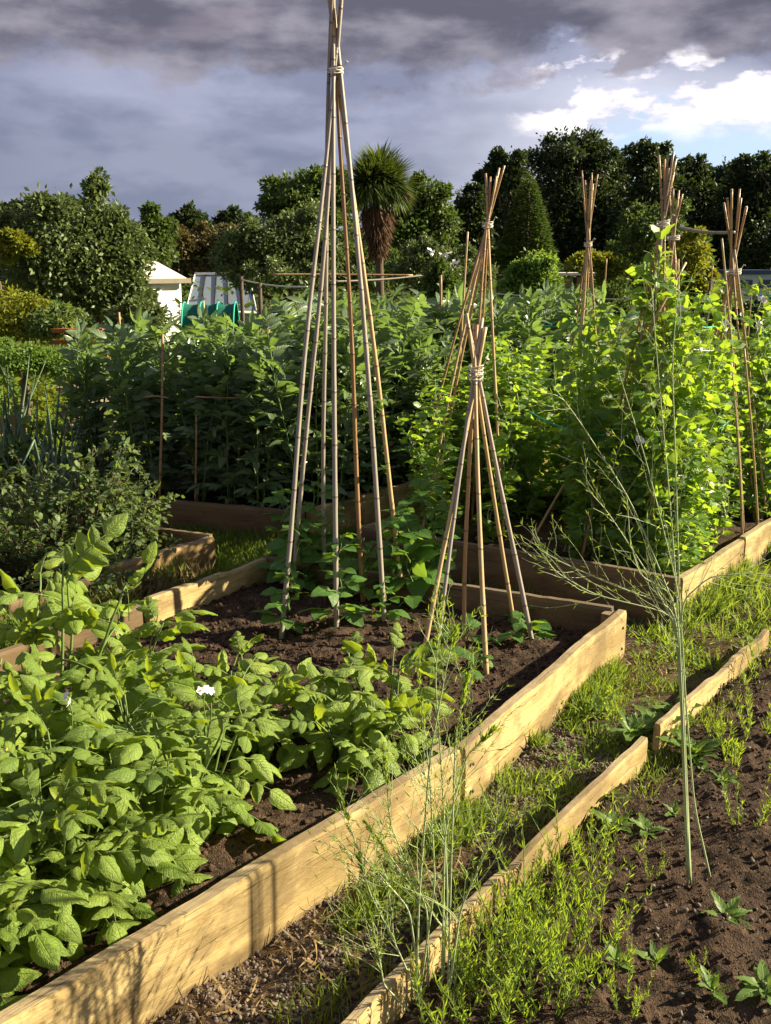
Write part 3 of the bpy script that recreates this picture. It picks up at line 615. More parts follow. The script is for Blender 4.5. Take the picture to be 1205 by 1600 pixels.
def climb(center, r, n_, hh, label, group, lean=.13, vs=(0, 1, 2, 3), big=1., sc=(1, 1), arc=(0, 6.283), jit=.05):
    for i in range(n_):
        a = arc[0] + (arc[1] - arc[0]) * (i + .5 * rg.random()) / n_; v = vs[i % len(vs)]; o = use(pv[v], 'pv%d' % v)
        x = center[0] + r * cos(a) + rg.normal() * jit; y = center[1] + r * sin(a) + rg.normal() * jit; o.location = (x, y, .1)
        s = hh * (.76 + .25 * rg.random()); o.scale = (1.05 * big, 1.05 * big, s); o.rotation_euler = (lean * sin(a) * 1, -lean * cos(a) * 1, rg.random() * 6.28)
        o.rotation_mode = 'XYZ'; tag(o, label, 'pea plant', group)
climb(w5c, .22, 17, 1.32, 'sweet pea vine climbing the tall wigwam at the bed corner', 'sweet peas on the corner wigwam', .15)
climb((1.14, 4.74), .08, 3, .75, 'low pea vine hanging left of the sweet pea tower', 'low vines beside the sweet pea tower', .0, (0, 1))
climb((1.44, 4.62), .08, 3, .62, 'sweet pea vine spilling low beside the corner of the bed', 'vines spilling beside the bed corner', .0, (3, 1))
climb((1.78, 5.35), .24, 7, .95, 'pea vine filling the gap between tower and right wigwam', 'pea vines between tower and right wigwam', .05)
climb(w6c, .28, 15, 1.25, 'pea vine on the wigwam near the right edge', 'peas on the wigwam near the right edge', .12)
climb((2.65, 6.1), .3, 10, 1.05, 'pea vine at the far right border of the bed', 'pea vines at the right border', .0)
climb((.98, 6.0), .30, 17, 1.02, 'pea vine in the clump between the two rear wigwams', 'pea clump between the rear wigwams', .05)
climb(w3c, .28, 6, .9, 'pea vine climbing the yellow cane wigwam', 'peas on the yellow cane wigwam', .14)
climb((.42, 6.65), .3, 6, .95, 'bright pea vine beside the broad beans', 'peas beside the broad beans', .0)
climb((.72, 6.4), .3, 8, .95, 'pea vine standing behind the pea clump', 'peas behind the pea clump', .0)
# the shoot that climbs highest on the tower
root = empty('sweet_pea_shoot', (*w5c, 0), 0, 'large leaved sweet pea shoot topping the tall corner wigwam', 'pea plant'); lf, st = MB(), MB(); td = st
for k in range(5):
    t = np.linspace(0, 1, 40); ph = rg.random() * 6; top = at(1036 + rg.normal() * 10, 385 + k * 22, 4.85) - np.array((*w5c, 0)); b0 = np.array((.2 * cos(k * 1.3), .2 * sin(k * 1.3) - .05, .6))
    p = b0 + (top - b0) * t[:, None] + np.stack([.03 * np.sin(t * 14 + ph), .03 * np.cos(t * 11 + ph), 0 * t], -1); vine(p, lf, st, td, .055, .055, 1.45)
lf.build('foliage', M['pea'], root); st.build('stem', M['stem_pale'], root); 
# --- runner beans at the wigwam feet
RL = leaf(6, 6, .85, .62, .12, .25, .03, .9, .6)
def trifol():
    a, b = MB(), MB(); a.inst(RL, frames(np.array([(0, 1, -.35), (-.95, .15, -.3), (.95, .15, -.3)]), UP), [(0, .09, 0), (0, .06, 0), (0, .06, 0)], [.085, .078, .08]); b.tube([(0, 0, 0), (0, .05, .01), (0, .09, 0)], .0016, 4, r=.5, cap=False); return a.tpl(), b.tpl()
RCP = [trifol() for _ in range(3)]
def make_runner(hh, k, d=(0, 0), spread=.05, sc=1.):
    root = empty('runner_bean_plant'); lf, st = MB(), MB(); t = np.linspace(0, 1, 30)
    p = np.stack([d[0] * hh * t + .014 * np.cos(t * hh * 26) * np.minimum(1, t * 4), d[1] * hh * t + .014 * np.sin(t * hh * 26) * np.minimum(1, t * 4), hh * t - .02], -1); st.tube(p, np.linspace(.0035, .0015, 30), 5)
    s = np.linspace(.12, 1, k) * .99; pts = np.stack([np.interp(s, t, p[:, i]) for i in range(3)], -1); az = np.arange(k) * 2.5 + rg.random(k); el = .25 + rg.normal(size=k) * .25
    D = np.stack([np.cos(az) * np.cos(el), np.sin(az) * np.cos(el), np.sin(el)], -1); scatter_leaves(lf, st, RCP, pts, D, norm(UP + rg.normal(size=(k, 3)) * .25), np.linspace(1.1, .5, k) * sc * (.8 + .4 * rg.random(k)))
    lf.build('foliage', M['runner'], root); st.build('stem', M['stem'], root); return root
rb = [make_runner(.46, 12, sc=1.15), make_runner(.52, 13, sc=1.1), make_runner(.38, 11, sc=1.15)]
GR = 'runner beans at the feet of the tall wigwam'
for i, (f, lb) in enumerate(zip(wfeet, ['runner bean plant around the front left foot of the tall wigwam', 'runner bean plant with pale leaves at the front middle cane', 'runner bean plant at the front right cane of the tall wigwam', 'runner bean plant inside the tall wigwam by its brown cane', 'runner bean plant at the rear middle cane of the tall wigwam', 'tallest runner bean plant at the right rear cane of the tall wigwam', 'bushy runner bean plant at the left rear cane of the tall wigwam'])):
    o = use(rb[i % 3], 'rb%d' % (i % 3)); d = tt - f; s = [.65, .8, .5, .7, .8, 1.15, .85][i]; o.location = (f[0] + .01, f[1], .09); o.rotation_euler = (0, d[0] / d[2] * .9, i * 1.7) if False else (-d[1] / d[2] * .8, d[0] / d[2] * .8, 0); o.scale = (s * 1.1, s * 1.1, s); tag(o, lb, 'bean plant', GR)
for (x, y, s) in [(660, 905, 1.2), (645, 940, 1.), (480, 900, 1.1), (690, 925, .8), (450,900,1.0)]:
    p = P(x, y, .1); o = copy_tree(rb[0]); o.location = (p[0], p[1], .09); o.rotation_euler = (0.1, 0, x); o.scale = (s, s, s); tag(o, 'runner bean plant bushing out low among the tall wigwam feet', 'bean plant', GR)
tipm = MB(); tips = MB()
yo = empty('bean_shoot', tuple(wfeet[5]), 0, 'yellow green bean shoot twining halfway up the right wigwam cane', 'bean shoot'); d = (tt - wfeet[5]); t = np.linspace(0, .42, 90); p = d * t[:, None] + .013 * np.stack([np.cos(t * 150), np.sin(t * 150), 0 * t], -1)
tips.tube(p, .0018, 4); kk = 6; ii = [89, 88, 86, 60, 59, 40]; D = norm(rg.normal(size=(kk, 3)) * (1, 1, .4)); tipm.inst(RL, frames(D, UP), p[ii], .05); tips.build('stem', M['stem'], yo); tipm.build('foliage', M['pea'], yo)
sm = [make_runner(.10, 4, sc=1.05), make_runner(.13, 5, sc=1.)]
for i, f in enumerate(sfeet):
    o = use(sm[i % 2], 'sm%d' % (i % 2)); o.location = (f[0] + .03 * (-1) ** i, f[1] + .02, .09); o.rotation_euler.z = i * 1.3; s = .72 + .2 * (i % 3) / 2; o.scale = (s, s, s * .8); tag(o, ['seedling bean at the left front foot of the short wigwam', 'seedling bean beside the grey front cane of the short wigwam', 'seedling bean behind the middle canes of the short wigwam', 'seedling bean spreading at the nearest foot of the short wigwam', 'seedling bean at the rear right cane of the short wigwam', 'seedling bean at the rightmost foot of the short wigwam'][i], 'bean seedling', 'bean seedlings at the short wigwam')
# --- currant and herb bush in the left bed
HL = leaf(4, 4, .75, .75, .15, .2, .03, .2)
def make_bush(hh, wid, k, lf_s=.045, mt='herb', tpl=HL, stems=14, name='currant_bush', lf_n=26, flat=1.):
    root = empty(name); lf, st = MB(), MB()
    for i in range(stems):
        a = rg.random() * 6.28; sp = wid * rg.random() ** .5; c = curve((.05 * cos(a), .05 * sin(a), -.02), (cos(a) * sp / hh, sin(a) * sp / hh, 1), hh * (.75 + .45 * rg.random()), 0, 12, .07)
        st.tube(c, np.linspace(.006, .002, len(c)), 5)
        for b in range(4):
            s = c[int(rg.integers(3, 12))]; c2 = curve(s, rg.normal(size=3) * (1, 1, .5) + (0, 0, .5), .16 + .12 * rg.random(), 0, 6, .12); st.tube(c2, np.linspace(.0025, .001, len(c2)), 4, cap=False)
            q = c2[rg.integers(1, len(c2), lf_n)] + rg.normal(size=(lf_n, 3)) * .012; D = rnddir(lf_n) * (1, 1, .7); lf.inst(tpl, frames(D, norm(UP + rg.normal(size=(lf_n, 3)) * .5)), q, lf_s * (.5 + .7 * rg.random(lf_n)))
        q = c[rg.integers(2, 13, lf_n)]; D = rnddir(lf_n); lf.inst(tpl, frames(D, norm(UP + rg.normal(size=(lf_n, 3)) * .5)), q, lf_s * (.6 + .7 * rg.random(lf_n)))
    lf.build('foliage', M[mt], root); st.build('stem', M['bark'], root); return root
b1 = make_bush(.60, .32, 0, .038, lf_n=17); b1.location = (*P(120, 872, .1)[:2], .06); tag(b1, 'leafy currant bush with pale seed heads in the left bed', 'bush')
b2 = make_bush(.45, .28, 0, .035, lf_n=15); b2.location = (*P(20, 850, .1)[:2], .06); tag(b2, 'shaded bush at the left edge behind the potato patch', 'bush')
b3 = make_bush(.42, .22, 0, .03, stems=12); b3.location = (*P(200, 868, .1)[:2], .06); tag(b3, 'twiggy herb clump next to the left bed corner', 'herb')
b4 = make_bush(.5, .3, 0, .06, 'weed', stems=8); b4.location = (*P(30, 790, .1)[:2], .06); tag(b4, 'broad leaved bright bush below the onion leaves', 'bush')
for (x, y, hh_, wd_, sz_, lb) in [(60, 895, .40, .26, .035, 'dark leafy bush low in the left bed near its board'), (170, 872, .34, .2, .03, 'small bush filling the middle of the left bed'), (-50, 890, .45, .3, .04, 'bush at the left edge behind the tallest potato plant'), (180, 918, .17, .13, .03, 'scrubby weed clump in the grassy gap in front of the left bed board'), (120, 935, .16, .14, .03, 'low weed clump between the left bed and the potatoes')]:
    q_ = make_bush(hh_, wd_, 0, sz_, stems=11, lf_n=16); q_.location = (*P(x, y, .05)[:2], .03); tag(q_, lb, 'bush')
# --- onions
def make_onion(k, hh):
    root = empty('onion_plant'); lf = MB()
    for i in range(k):
        a = rg.random() * 6.28; sp = .1 + .35 * rg.random(); c = curve((.01 * cos(a), .01 * sin(a), -.02), (cos(a) * sp, sin(a) * sp, 1), hh * (.6 + .5 * rg.random()), 0, 14, .025, .02)
        if rg.random() < .3: c[9:] = c[9] + (c[9:] - c[9]) * (1, 1, -.6) + np.array((cos(a), sin(a), 0)) * np.linspace(0, .08, 6)[:, None]
        t = np.linspace(0, 1, 15); lf.tube(c, .011 * np.sqrt(np.clip(1 - t, .01, 1)) * (.6 + .5 * np.sin(t * 2.5)), 7)
    lf.build('foliage', M['onion'], root); b = MB(); b.tube([(0, 0, -.03), (0, 0, .02), (0, 0, .06), (0, 0, .10)], [.02, .03, .02, .01], 8); b.build('bulb', M['stem_pale'], root); return root
ov = [make_onion(7, .85), make_onion(8, .95), make_onion(6, .8)]
for i, (x, y, Yd) in enumerate([(45, 720, 5.7), (70, 700, 6.0), (100, 715, 5.8), (20, 700, 6.1), (135, 690, 6.2), (155, 660, 6.5), (88, 745, 5.5), (5, 690, 6.4)]):
    p = at(x, y, Yd); o = use(ov[i % 3], 'on%d' % (i % 3)); o.location = (p[0], p[1], .08); o.rotation_euler.z = i * 1.9; s = 1.0; o.scale = (s, s, s); tag(o, 'tall onion plant with spiky hollow leaves in the left bed', 'onion', 'onions in the left bed')
# --- feathery asparagus stalks
NL = leaf(2, 2, .13, .8, 0, .1, 0)
def make_fern(name, pos, stalks, label, cat='asparagus', m='fern', needles=10, br=16, brl=.22, rad=.003, grp=None, heads=False, nsz=.014):
    root = empty(name, tuple(pos), 0, label, cat, grp); st, lf = MB(), MB()
    for pts in stalks:
        pts = np.array(pts) - np.array(pos); L = len(pts); t0 = np.linspace(0, 1, L); t = np.linspace(0, 1, 40); c = np.stack([np.interp(t, t0, pts[:, i]) for i in range(3)], -1)
        for _ in range(3): c[1:-1] = (c[:-2] + c[2:] + 2 * c[1:-1]) / 4
        st.tube(c, np.linspace(rad, rad * .35, 40), 6)
        for b in range(br):
            s = .3 + .7 * rg.random(); i = int(s * 38); d = norm(c[i + 1] - c[i]) * .9 + rnddir(1)[0] * .75; c2 = curve(c[i], d, brl * (1.25 - s) * (.6 + .6 * rg.random()) + .03, .05, 8, .12); st.tube(c2, np.linspace(rad * .35, rad * .15, 9), 3, cap=False)
            k = needles; q = c2[rg.integers(1, 9, k)]; D = norm(norm(c2[-1] - c2[0]) + rnddir(k) * .8); lf.inst(NL, frames(D, rnddir(k)), q, nsz * (.6 + .8 * rg.random(k)))
        k = needles * 4; ii = rg.integers(14, 40, k); D = norm(norm(c[-1] - c[-8]) + rnddir(k) * .7); lf.inst(NL, frames(D, rnddir(k)), c[ii], nsz * (.6 + .8 * rg.random(k)))
        if heads:
            k = 60; ii = rg.integers(33, 40, k); D = norm(norm(c[-1] - c[-6]) + rnddir(k) * .35); lf.inst(leaf(2, 2, .3, .8, 0, 0, 0), frames(D, rnddir(k)), c[ii] + rnddir(k) * .003, .016)
    st.build('stem', M['stem_pale' if rad > .002 else 'stem'], root); lf.build('foliage', M[m], root); return root
def pxs(l, Yd): return [tuple(at(x, y, Yd + (i * .0))) for i, (x, y) in enumerate(l)]
base = P(1078, 1385, .03)
tw = [[(1076, 1380), (1068, 1150), (1058, 930), (1045, 760), (1030, 600), (1018, 450)], [(1080, 1380), (1070, 1150), (1062, 930), (1055, 700), (1050, 560), (1062, 430)],
      [(1076, 1375), (1066, 1100), (1060, 960), (985, 780), (900, 650), (862, 600)], [(1079, 1375), (1066, 1100), (1056, 950), (960, 915), (880, 880), (842, 858)],
      [(1074, 1370), (1064, 1100), (1055, 930), (1000, 900), (985, 850), (980, 780)], [(1110, 1370), (1085, 1260), (1072, 1100), (1062, 930), (1010, 720), (960, 560)],
      [(1078, 1370), (1066, 1100), (1064, 940), (1110, 900), (1180, 895), (1240, 905)], [(1078, 1370), (1064, 1100), (1058, 960), (930, 930), (870, 895), (850, 870)], [(1076, 1370), (1066, 1130), (1056, 980), (1015, 900), (950, 800), (905, 750)]]
make_fern('asparagus_stalk', base, [pxs(l, base[1] + .03 * math.sin(i * 2)) for i, l in enumerate(tw)], 'tall wiry asparagus gone to seed, its stems fanning out before the sweet peas', needles=7, br=13, brl=.26, rad=.0025, nsz=.016)
base = P(665, 1580, .0)
fr = [[(650, 1570), (655, 1400), (672, 1180), (700, 1030), (712, 985)], [(690, 1570), (700, 1400), (690, 1200), (680, 1060), (690, 940)], [(700, 1560), (705, 1350), (712, 1150), (730, 1060)], [(660, 1570), (640, 1420), (560, 1330), (530, 1240)],
      [(655, 1560), (680, 1380), (672, 1220), (655, 1060)], [(670, 1560), (668, 1420), (610, 1290), (600, 1170)], [(700, 1560), (720, 1420), (760, 1330), (790, 1270)], [(660, 1570), (620, 1480), (580, 1400), (560, 1340)], [(715, 1560), (700, 1460), (640, 1380), (575, 1290)], [(690, 1580), (695, 1300), (730, 1180), (770, 1140)], [(640, 1580), (600, 1540), (590, 1480), (575, 1420)]]
make_fern('asparagus_stalk', base, [pxs(l, base[1] + .06 * math.sin(i * 1.7)) for i, l in enumerate(fr)], 'clump of wiry asparagus shoots standing in front of the timber joint', needles=16, br=18, brl=.22, rad=.0026, heads=True, nsz=.015)
# bright feathery seedlings in the right bed
def make_feather(hh):
    root = empty('feathery_weed'); lf, st = MB(), MB()
    for i in range(9):
        a = rg.random() * 6.28; c = curve((.03 * cos(a), .03 * sin(a), -.01), (cos(a) * .35, sin(a) * .35, 1), hh * (.6 + .5 * rg.random()), 0, 12, .06); st.tube(c, np.linspace(.0018, .0008, 13), 4, cap=False)
        k = 40; ii = rg.integers(2, 13, k); D = norm(np.array((0, 0, 1.)) + rnddir(k) * .7); lf.inst(leaf(2, 3, .13, .8, .2, .1, 0), frames(D, rnddir(k)), c[ii] + rnddir(k) * .002, .026 * (.5 + .8 * rg.random(k)))
    lf.build('foliage', M['fern'], root); st.build('stem', M['stem'], root); return root
fv = [make_feather(.26), make_feather(.32), make_feather(.2)]
fs = [(770, 1560, 1.), (820, 1520, 1.05), (870, 1480, 1.1), (740, 1600, .9), (900, 1560, .9), (850, 1590, .95), (800, 1600, .9), (905, 1410, 1.), (930, 1350, .8), (690, 1620, .9), (790, 1500, .8), (860, 1420, .85), (980, 1580, .6), (940, 1480, .7), (1150, 1190, .9), (1180, 1150, .9), (1165, 1300, .7), (1120, 1150, .7), (1190, 1060, .9), (1020, 1370, .3), (1100, 1530, .4), (830,1450,.8),(760,1530,.8),(880,1520,1.),(1010,1060,.5),(960,1120,.5),(1130,1000,.6)]
for i, (x, y, s) in enumerate(fs):
    p = P(x, y, .02); o = use(fv[i % 3], 'fv%d' % (i % 3)); o.location = (p[0], p[1], .01); o.rotation_euler.z = i * 2.2; o.scale = (s, s, s); tag(o, 'bright green feathery weed clump sprouting near the right bed edging', 'weed', 'feathery weeds by the right bed')
# broad leaved weeds
WL = leaf(4, 6, .42, .8, .2, .35, .05)
def make_rosette(k, sz, up_=.5, mt='weed', tpl=WL):
    root = empty('weed_rosette'); lf = MB(); az = np.arange(k) * 2.4 + rg.random(k) * .5; el = up_ + rg.normal(size=k) * .25
    D = np.stack([np.cos(az) * np.cos(el), np.sin(az) * np.cos(el), np.sin(el)], -1); lf.inst(tpl, frames(D, UP), np.zeros((k, 3)) + D * .008, sz * (.6 + .6 * rg.random(k))); lf.build('foliage', M[mt], root)
    s = MB(); s.tube([(0, 0, -.02), (0, 0, .015)], [.005, .003], 6); s.build('stem', M['stem'], root); return root
wv = [make_rosette(11, .055, .4), make_rosette(14, .10, .6), make_rosette(6, .055, .8)]
ws = [(1135, 1430, 0, 1.05, 'lone leafy weed rosette in the bare soil at the right'), (1115, 1545, 2, 1., 'small upright seedling near the bottom right corner'), (1195, 1540, 0, 1.2, 'flat weed leaf at the bottom right edge'), (1025, 1500, 2, .9, 'small seedling in the middle of the bare soil'),
      (965, 1500, 2, 1., 'little two leaved seedling beside the feathery weeds'), (1035, 1140, 1, 1.2, 'large leafy weed growing over the gap in the edging'), (990, 1145, 1, 1.1, 'large dark weed in the grass path next to the edging gap'), (1085, 1175, 1, 1.1, 'broad leaved weed on the soil side of the edging gap'),
      (960, 1290, 1, .75, 'yellowing weed against the worn edging board'), (1010, 1295, 0, .9, 'low weed just right of the yellowing one'), (950,1245,2,1.2,'tall thin weed leaning on the edging board'), (1130, 1215, 0, .8, 'weed under the asparagus stems'), (1055, 1270, 2, .8, 'sprig beside the asparagus stem foot'), (870, 1065, 1, .6, 'dandelion like weed against the outside of the pale bed board'), (930, 1100, 0, .9, 'flat weed in the grass path'), (700, 860, 1, .8, 'leafy weed in the shaded gap between beds'), (1180, 1000, 0, 1.1, 'weed at the far end of the edging'), (1060,1110,1,.9,'upright sunlit weed above the edging gap')]
for i, (x, y, v, s, lb) in enumerate(ws):
    p = P(x, y, .04); o = use(wv[v], 'wv%d' % v); o.location = (p[0], p[1], .03); o.rotation_euler.z = i * 2.2; o.scale = (s, s, s); tag(o, lb, 'weed', 'leafy weeds')
# ------------------------------------------------------------------ grass, stones, clods (uncountable)
def blade(n_=4, w=.05):
    vs, us = [], []
    for j in range(n_ + 1):
        t = j / n_; ww = w * (1 - t) ** .7
        for sgn in (-1, 1): vs.append((sgn * ww, t, -.45 * t * t)); us.append((sgn, t))
    return (np.array(vs), np.array([[2 * j, 2 * j + 1, 2 * j + 3, 2 * j + 2] for j in range(n_)]), np.array(us), np.full(len(vs), .5))
BT = blade()
def inbeds(x, y):
    b = np.zeros(x.shape, bool)
    for p in (BEDP, [(1.33, 4.17), (3.7, 6.97), (1.7, 7.6), (-.16, 5.07)], BEAN, [(-.93, 4.95), (-3.4, 6.1), (-5, 4), (-2.9, 2.3), (-1.3, 4.35)], RB): b |= inpoly(x, y, p)
    return b
def pts_in(n_, x0, x1, y0, y1): return rg.uniform(x0, x1, n_), rg.uniform(y0, y1, n_)
def grass(name, n_, box, thr, hh, label_mat, seed, dens=3., tall=1., allow=None, zoff=0, z=None, lean=.5):
    x, y = pts_in(n_, *box); f = fbm(x * dens, y * dens, 3, seed); ok = (f > thr) & (~inbeds(x, y) if allow is None else allow(x, y)); x, y, f = x[ok], y[ok], f[ok]; k = len(x)
    D = norm(np.stack([rg.normal(size=k) * lean, rg.normal(size=k) * lean, np.ones(k)], -1)); zz = gh(x, y) if z is None else np.full(k, z)
    m = MB(); m.inst(BT, frames(D, rnddir(k)), np.stack([x, y, zz + zoff], -1), hh * (.35 + .9 * rg.random(k)) * np.clip((f - thr) * 6 + .5, .4, 1.4)); o = m.build(name, M[label_mat]); return tag(o, kind='stuff')
grass('grass', 26000, (.0, 1.9, 2.1, 4.2), .50, .038, 'grass', 11, 4.)
grass('grass', 9000, (.0, 1.9, 2.4, 4.2), .55, .06, 'fern', 19, 4.)
grass('grass', 30000, (-2., 4.2, 3.9, 7.5), .42, .07, 'grass', 12, 3.)
grass('grass', 26000, (-1.3, .2, 4.2, 5.6), .30, .07, 'grass', 17, 3.)
grass('grass', 22000, (-8, -1.5, 6.0, 13), .30, .10, 'fern', 13, 1.2, lean=.4)
grass('dry_grass', 13000, (-.6, 1.9, .9, 4.3), .50, .05, 'straw', 14, 4., lean=1.6, zoff=.006)
grass('dry_grass', 2400, (-.6, .6, .9, 2.6), .40, .05, 'straw', 15, 5., lean=2.2, zoff=.006)
def edge(name, p0, p1, n_, w, hh, mt, seed):
    t = rg.random(n_); p = np.array(p0) + (np.array(p1) - np.array(p0)) * t[:, None] + rg.normal(size=(n_, 2)) * w; f = fbm(p[:, 0] * 5, p[:, 1] * 5, 3, seed); ok = f > .44; p = p[ok]; k = len(p)
    D = norm(np.stack([rg.normal(size=k) * .4, rg.normal(size=k) * .4, np.ones(k)], -1)); m = MB(); m.inst(BT, frames(D, rnddir(k)), np.column_stack([p, np.full(k, -.01)]), hh * (.4 + .9 * rg.random(k))); tag(m.build(name, M[mt]), kind='stuff')
edge('grass', (.15, 2.45), (.98, 3.72), 7000, .03, .065, 'grass', 21); edge('grass', (-.1, 2.05), (.3, 2.6), 1300, .03, .06, 'grass', 22); edge('grass', (1.38, 4.2), (3.0, 6.2), 6000, .05, .12, 'grass', 23)
edge('grass', (.1, 1.75), (1.6, 3.75), 4000, .04, .055, 'grass', 24); edge('grass', (-.5, 1.3), (.2, 2.2), 900, .05, .05, 'grass', 29)
edge('grass', (-1.0, 4.72), (-1.9, 3.5), 5000, .05, .15, 'grass', 61); edge('dry_grass', (-.98, 4.7), (-1.5, 4.0), 2500, .05, .13, 'straw', 62); edge('grass', (-.75, 4.75), (-.2, 5.1), 3000, .10, .09, 'fern', 63)
def lumps():
    ts = []
    for s in range(5):
        th = np.linspace(0, pi, 5); V = [];
        for a in th:
            for j in range(6): V.append((sin(a) * cos(j * pi / 3), sin(a) * sin(j * pi / 3), cos(a) * .8))
        V = np.array(V) * (1 + rg.normal(size=(len(V), 1)) * .16); V[:6] = V[:6].mean(0); V[-6:] = V[-6:].mean(0)
        ts.append((V, np.array([[i * 6 + j, i * 6 + (j + 1) % 6, (i + 1) * 6 + (j + 1) % 6, (i + 1) * 6 + j] for i in range(4) for j in range(6)]), np.zeros((30, 2)), np.full(30, .5)))
    return ts
LT = lumps()
def rocks(name, x, y, z, s, mt):
    m = MB(); k = len(x); w = rg.integers(0, 5, k); D = rnddir(k)
    for i in range(5):
        q = w == i; sc = s[q][:, None] * (.7 + .6 * rg.random((q.sum(), 3))); m.inst(LT[i], frames(D[q], rnddir(q.sum())), np.stack([x, y, z], -1)[q], sc)
    return tag(m.build(name, M[mt]), kind='stuff')
x, y = pts_in(26000, -.7, 2.2, .9, 4.2); ok = inpoly(x, y, RB) & (rg.random(len(x)) < 1); x, y = x[ok], y[ok]; s = .0022 + .0065 * rg.random(len(x)) ** 5; rocks('soil_crumbs', x, y, sz_bed(x, y, .03, 7) + s * .3, s, 'clod')
x, y = pts_in(2600, -.3, 2.2, 1.2, 4.); ok = inpoly(x, y, RB); x, y = x[ok], y[ok]; s = .002 + .008 * rg.random(len(x)) ** 3; rocks('pebbles', x, y, sz_bed(x, y, .03, 7) + s * .3, s, 'stone')
x, y = pts_in(30000, -2.4, 1., 1.2, 4.6); ok = inpoly(x, y, BEDP); x, y = x[ok], y[ok]; s = .0025 + .009 * rg.random(len(x)) ** 5; rocks('soil_crumbs', x, y, sz_bed(x, y, .085, 0) + s * .3, s, 'clod')
x, y = pts_in(42000, -.75, 1.1, .95, 3.2); ok = ~inbeds(x, y) & (fbm(x * 3, y * 3, 3, 31) > .38); x, y = x[ok], y[ok]; s = .0025 + .005 * rg.random(len(x)) ** 2; rocks('gravel', x, y, gh(x, y) + s * .3, s, 'stone')
# low clover and moss between the beds, leafy ground cover in the plots behind
def cover(name, n_, box, thr, sz, mt, seed, tpl=HL, hh=.05, dens=2., allow=None, zf=None):
    x, y = pts_in(n_, *box); f = fbm(x * dens, y * dens, 3, seed); ok = (f > thr) & (~inbeds(x, y)); x, y, f = x[ok], y[ok], f[ok]; k = len(x)
    z = rg.random(k) * hh * np.clip((f - thr) * 8, .2, 1.6); m = MB(); m.inst(tpl, frames(rnddir(k) * (1, 1, .6), norm(UP + rg.normal(size=(k, 3)) * .5)), np.stack([x, y, z], -1), sz * (.5 + .8 * rg.random(k))); return tag(m.build(name, M[mt]), kind='stuff')
cover('ground_cover', 9000, (0, 2., 2., 4.3), .52, .02, 'weed', 41, hh=.03, dens=4); cover('ground_cover', 9000, (-1.2, 4., 4.2, 7), .5, .025, 'weed', 42, hh=.04, dens=3)
SL = leaf(2, 3, .5, .8, .2, .2, .0)
cover('ground_cover', 26000, (-9, -1.8, 9.2, 16), .42, .08, 'weed', 43, SL, .40, .7); cover('ground_cover', 9000, (-9, -3, 8, 17), .50, .09, 'tree_yellow', 44, SL, .6, .6); cover('ground_cover', 34000, (.8, 12, 7.5, 17), .42, .09, 'weed', 45, SL, .38, .8)
cover('ground_cover', 26000, (-16, 18, 16, 34), .40, .16, 'tree_mid', 46, SL, .8, .35); cover('ground_cover', 9000, (2, 14, 10, 22), .5, .10, 'tree_yellow', 47, SL, .5, .6)
# ------------------------------------------------------------------ trees and shrubs
TL = leaf(2, 2, .55, .8, .25, .2, 0)
def tree(name, label, cat, lobes, Yd, lsz, n_, mt, clump=.24, group=None, trunk=True, gz=0., tipn=0):
    L = [(at(x, y, Yd), rx / F * Yd, ry / F * Yd) for x, y, rx, ry in lobes]; L = [(c + np.array((0, (i % 3 - 1) * rx * .35, 0)), rx, ry) for i, (c, rx, ry) in enumerate(L)]
    sat = []
    for c, rx, ry in L:
        for q in range(4):
            a = rg.random() * 6.28; b_ = rg.random() * pi * .9; rs = .22 + .2 * rg.random(); sat.append((c + np.array((cos(b_) * rx * .95, cos(a) * rx * .5, sin(b_) * ry * 1.0)), rx * rs, ry * rs))
    L += sat; lsz *= .8; n_ = int(n_ * 1.45)
    bx = np.mean([c[0] for c, _, _ in L]); root = empty(name, (bx, Yd, gz), 0, label, cat, group); ro = np.array((bx, Yd, gz)); tot = sum(rx * ry for _, rx, ry in L); m = MB(); st = MB()
    top = max(c[2] for c, _, _ in L) - gz; tr = max(.03, top * .035)
    if trunk: st.tube(curve((0, 0, -.1), (0, 0, 1), top * .8, 0, 8, .04), np.linspace(tr, tr * .3, 9), 8)
    for c, rx, ry in L:
        k = int(n_ * rx * ry / tot); nc = max(5, int(26 * (rx * ry / tot) * len(L) ** .8)); cc = rnddir(nc) * (rg.random((nc, 1)) ** .33) * (rx, rx, ry) * .86; cr = rg.random(nc)
        cs = clump * min(rx, ry) * (.7 + .8 * rg.random(nc)); w = rg.integers(0, nc, k); off = rnddir(k) * (rg.random((k, 1)) ** .45) * cs[w][:, None] * (1, 1, .75) * 1.9; loose = rg.random(k) < .25; off[loose] += rg.normal(size=(loose.sum(), 3)) * cs[w][loose][:, None] * .6; p = c - ro + cc[w] + off; p[:, 2] = np.maximum(p[:, 2], .02)
        D = norm(off * .8 / cs[w][:, None] + rnddir(k) * .8); m.inst(TL, frames(D, norm(UP * .6 + rnddir(k))), p, lsz * (.6 + .7 * rg.random(k)), np.clip(cr[w] * .6 + .4 * rg.random(k), 0, 1), .8)
        for i in range(min(nc, 8 if rx > .5 else 0)):
            a = np.array((0, 0, max(.1, (c[2] - gz - ry) * .6 + .15 * top))); b = c - ro + cc[i]; t = np.linspace(0, 1, 6)[:, None]; st.tube(a + (b - a) * t + np.sin(pi * t) * rg.normal(size=3) * .05 * top + (0, 0, 0) * t, np.linspace(tr * .45, tr * .08, 6), 4, cap=False)
    m.build('crown', M[mt], root)
    st.build('trunk', M['bark'], root); return root
T = tree
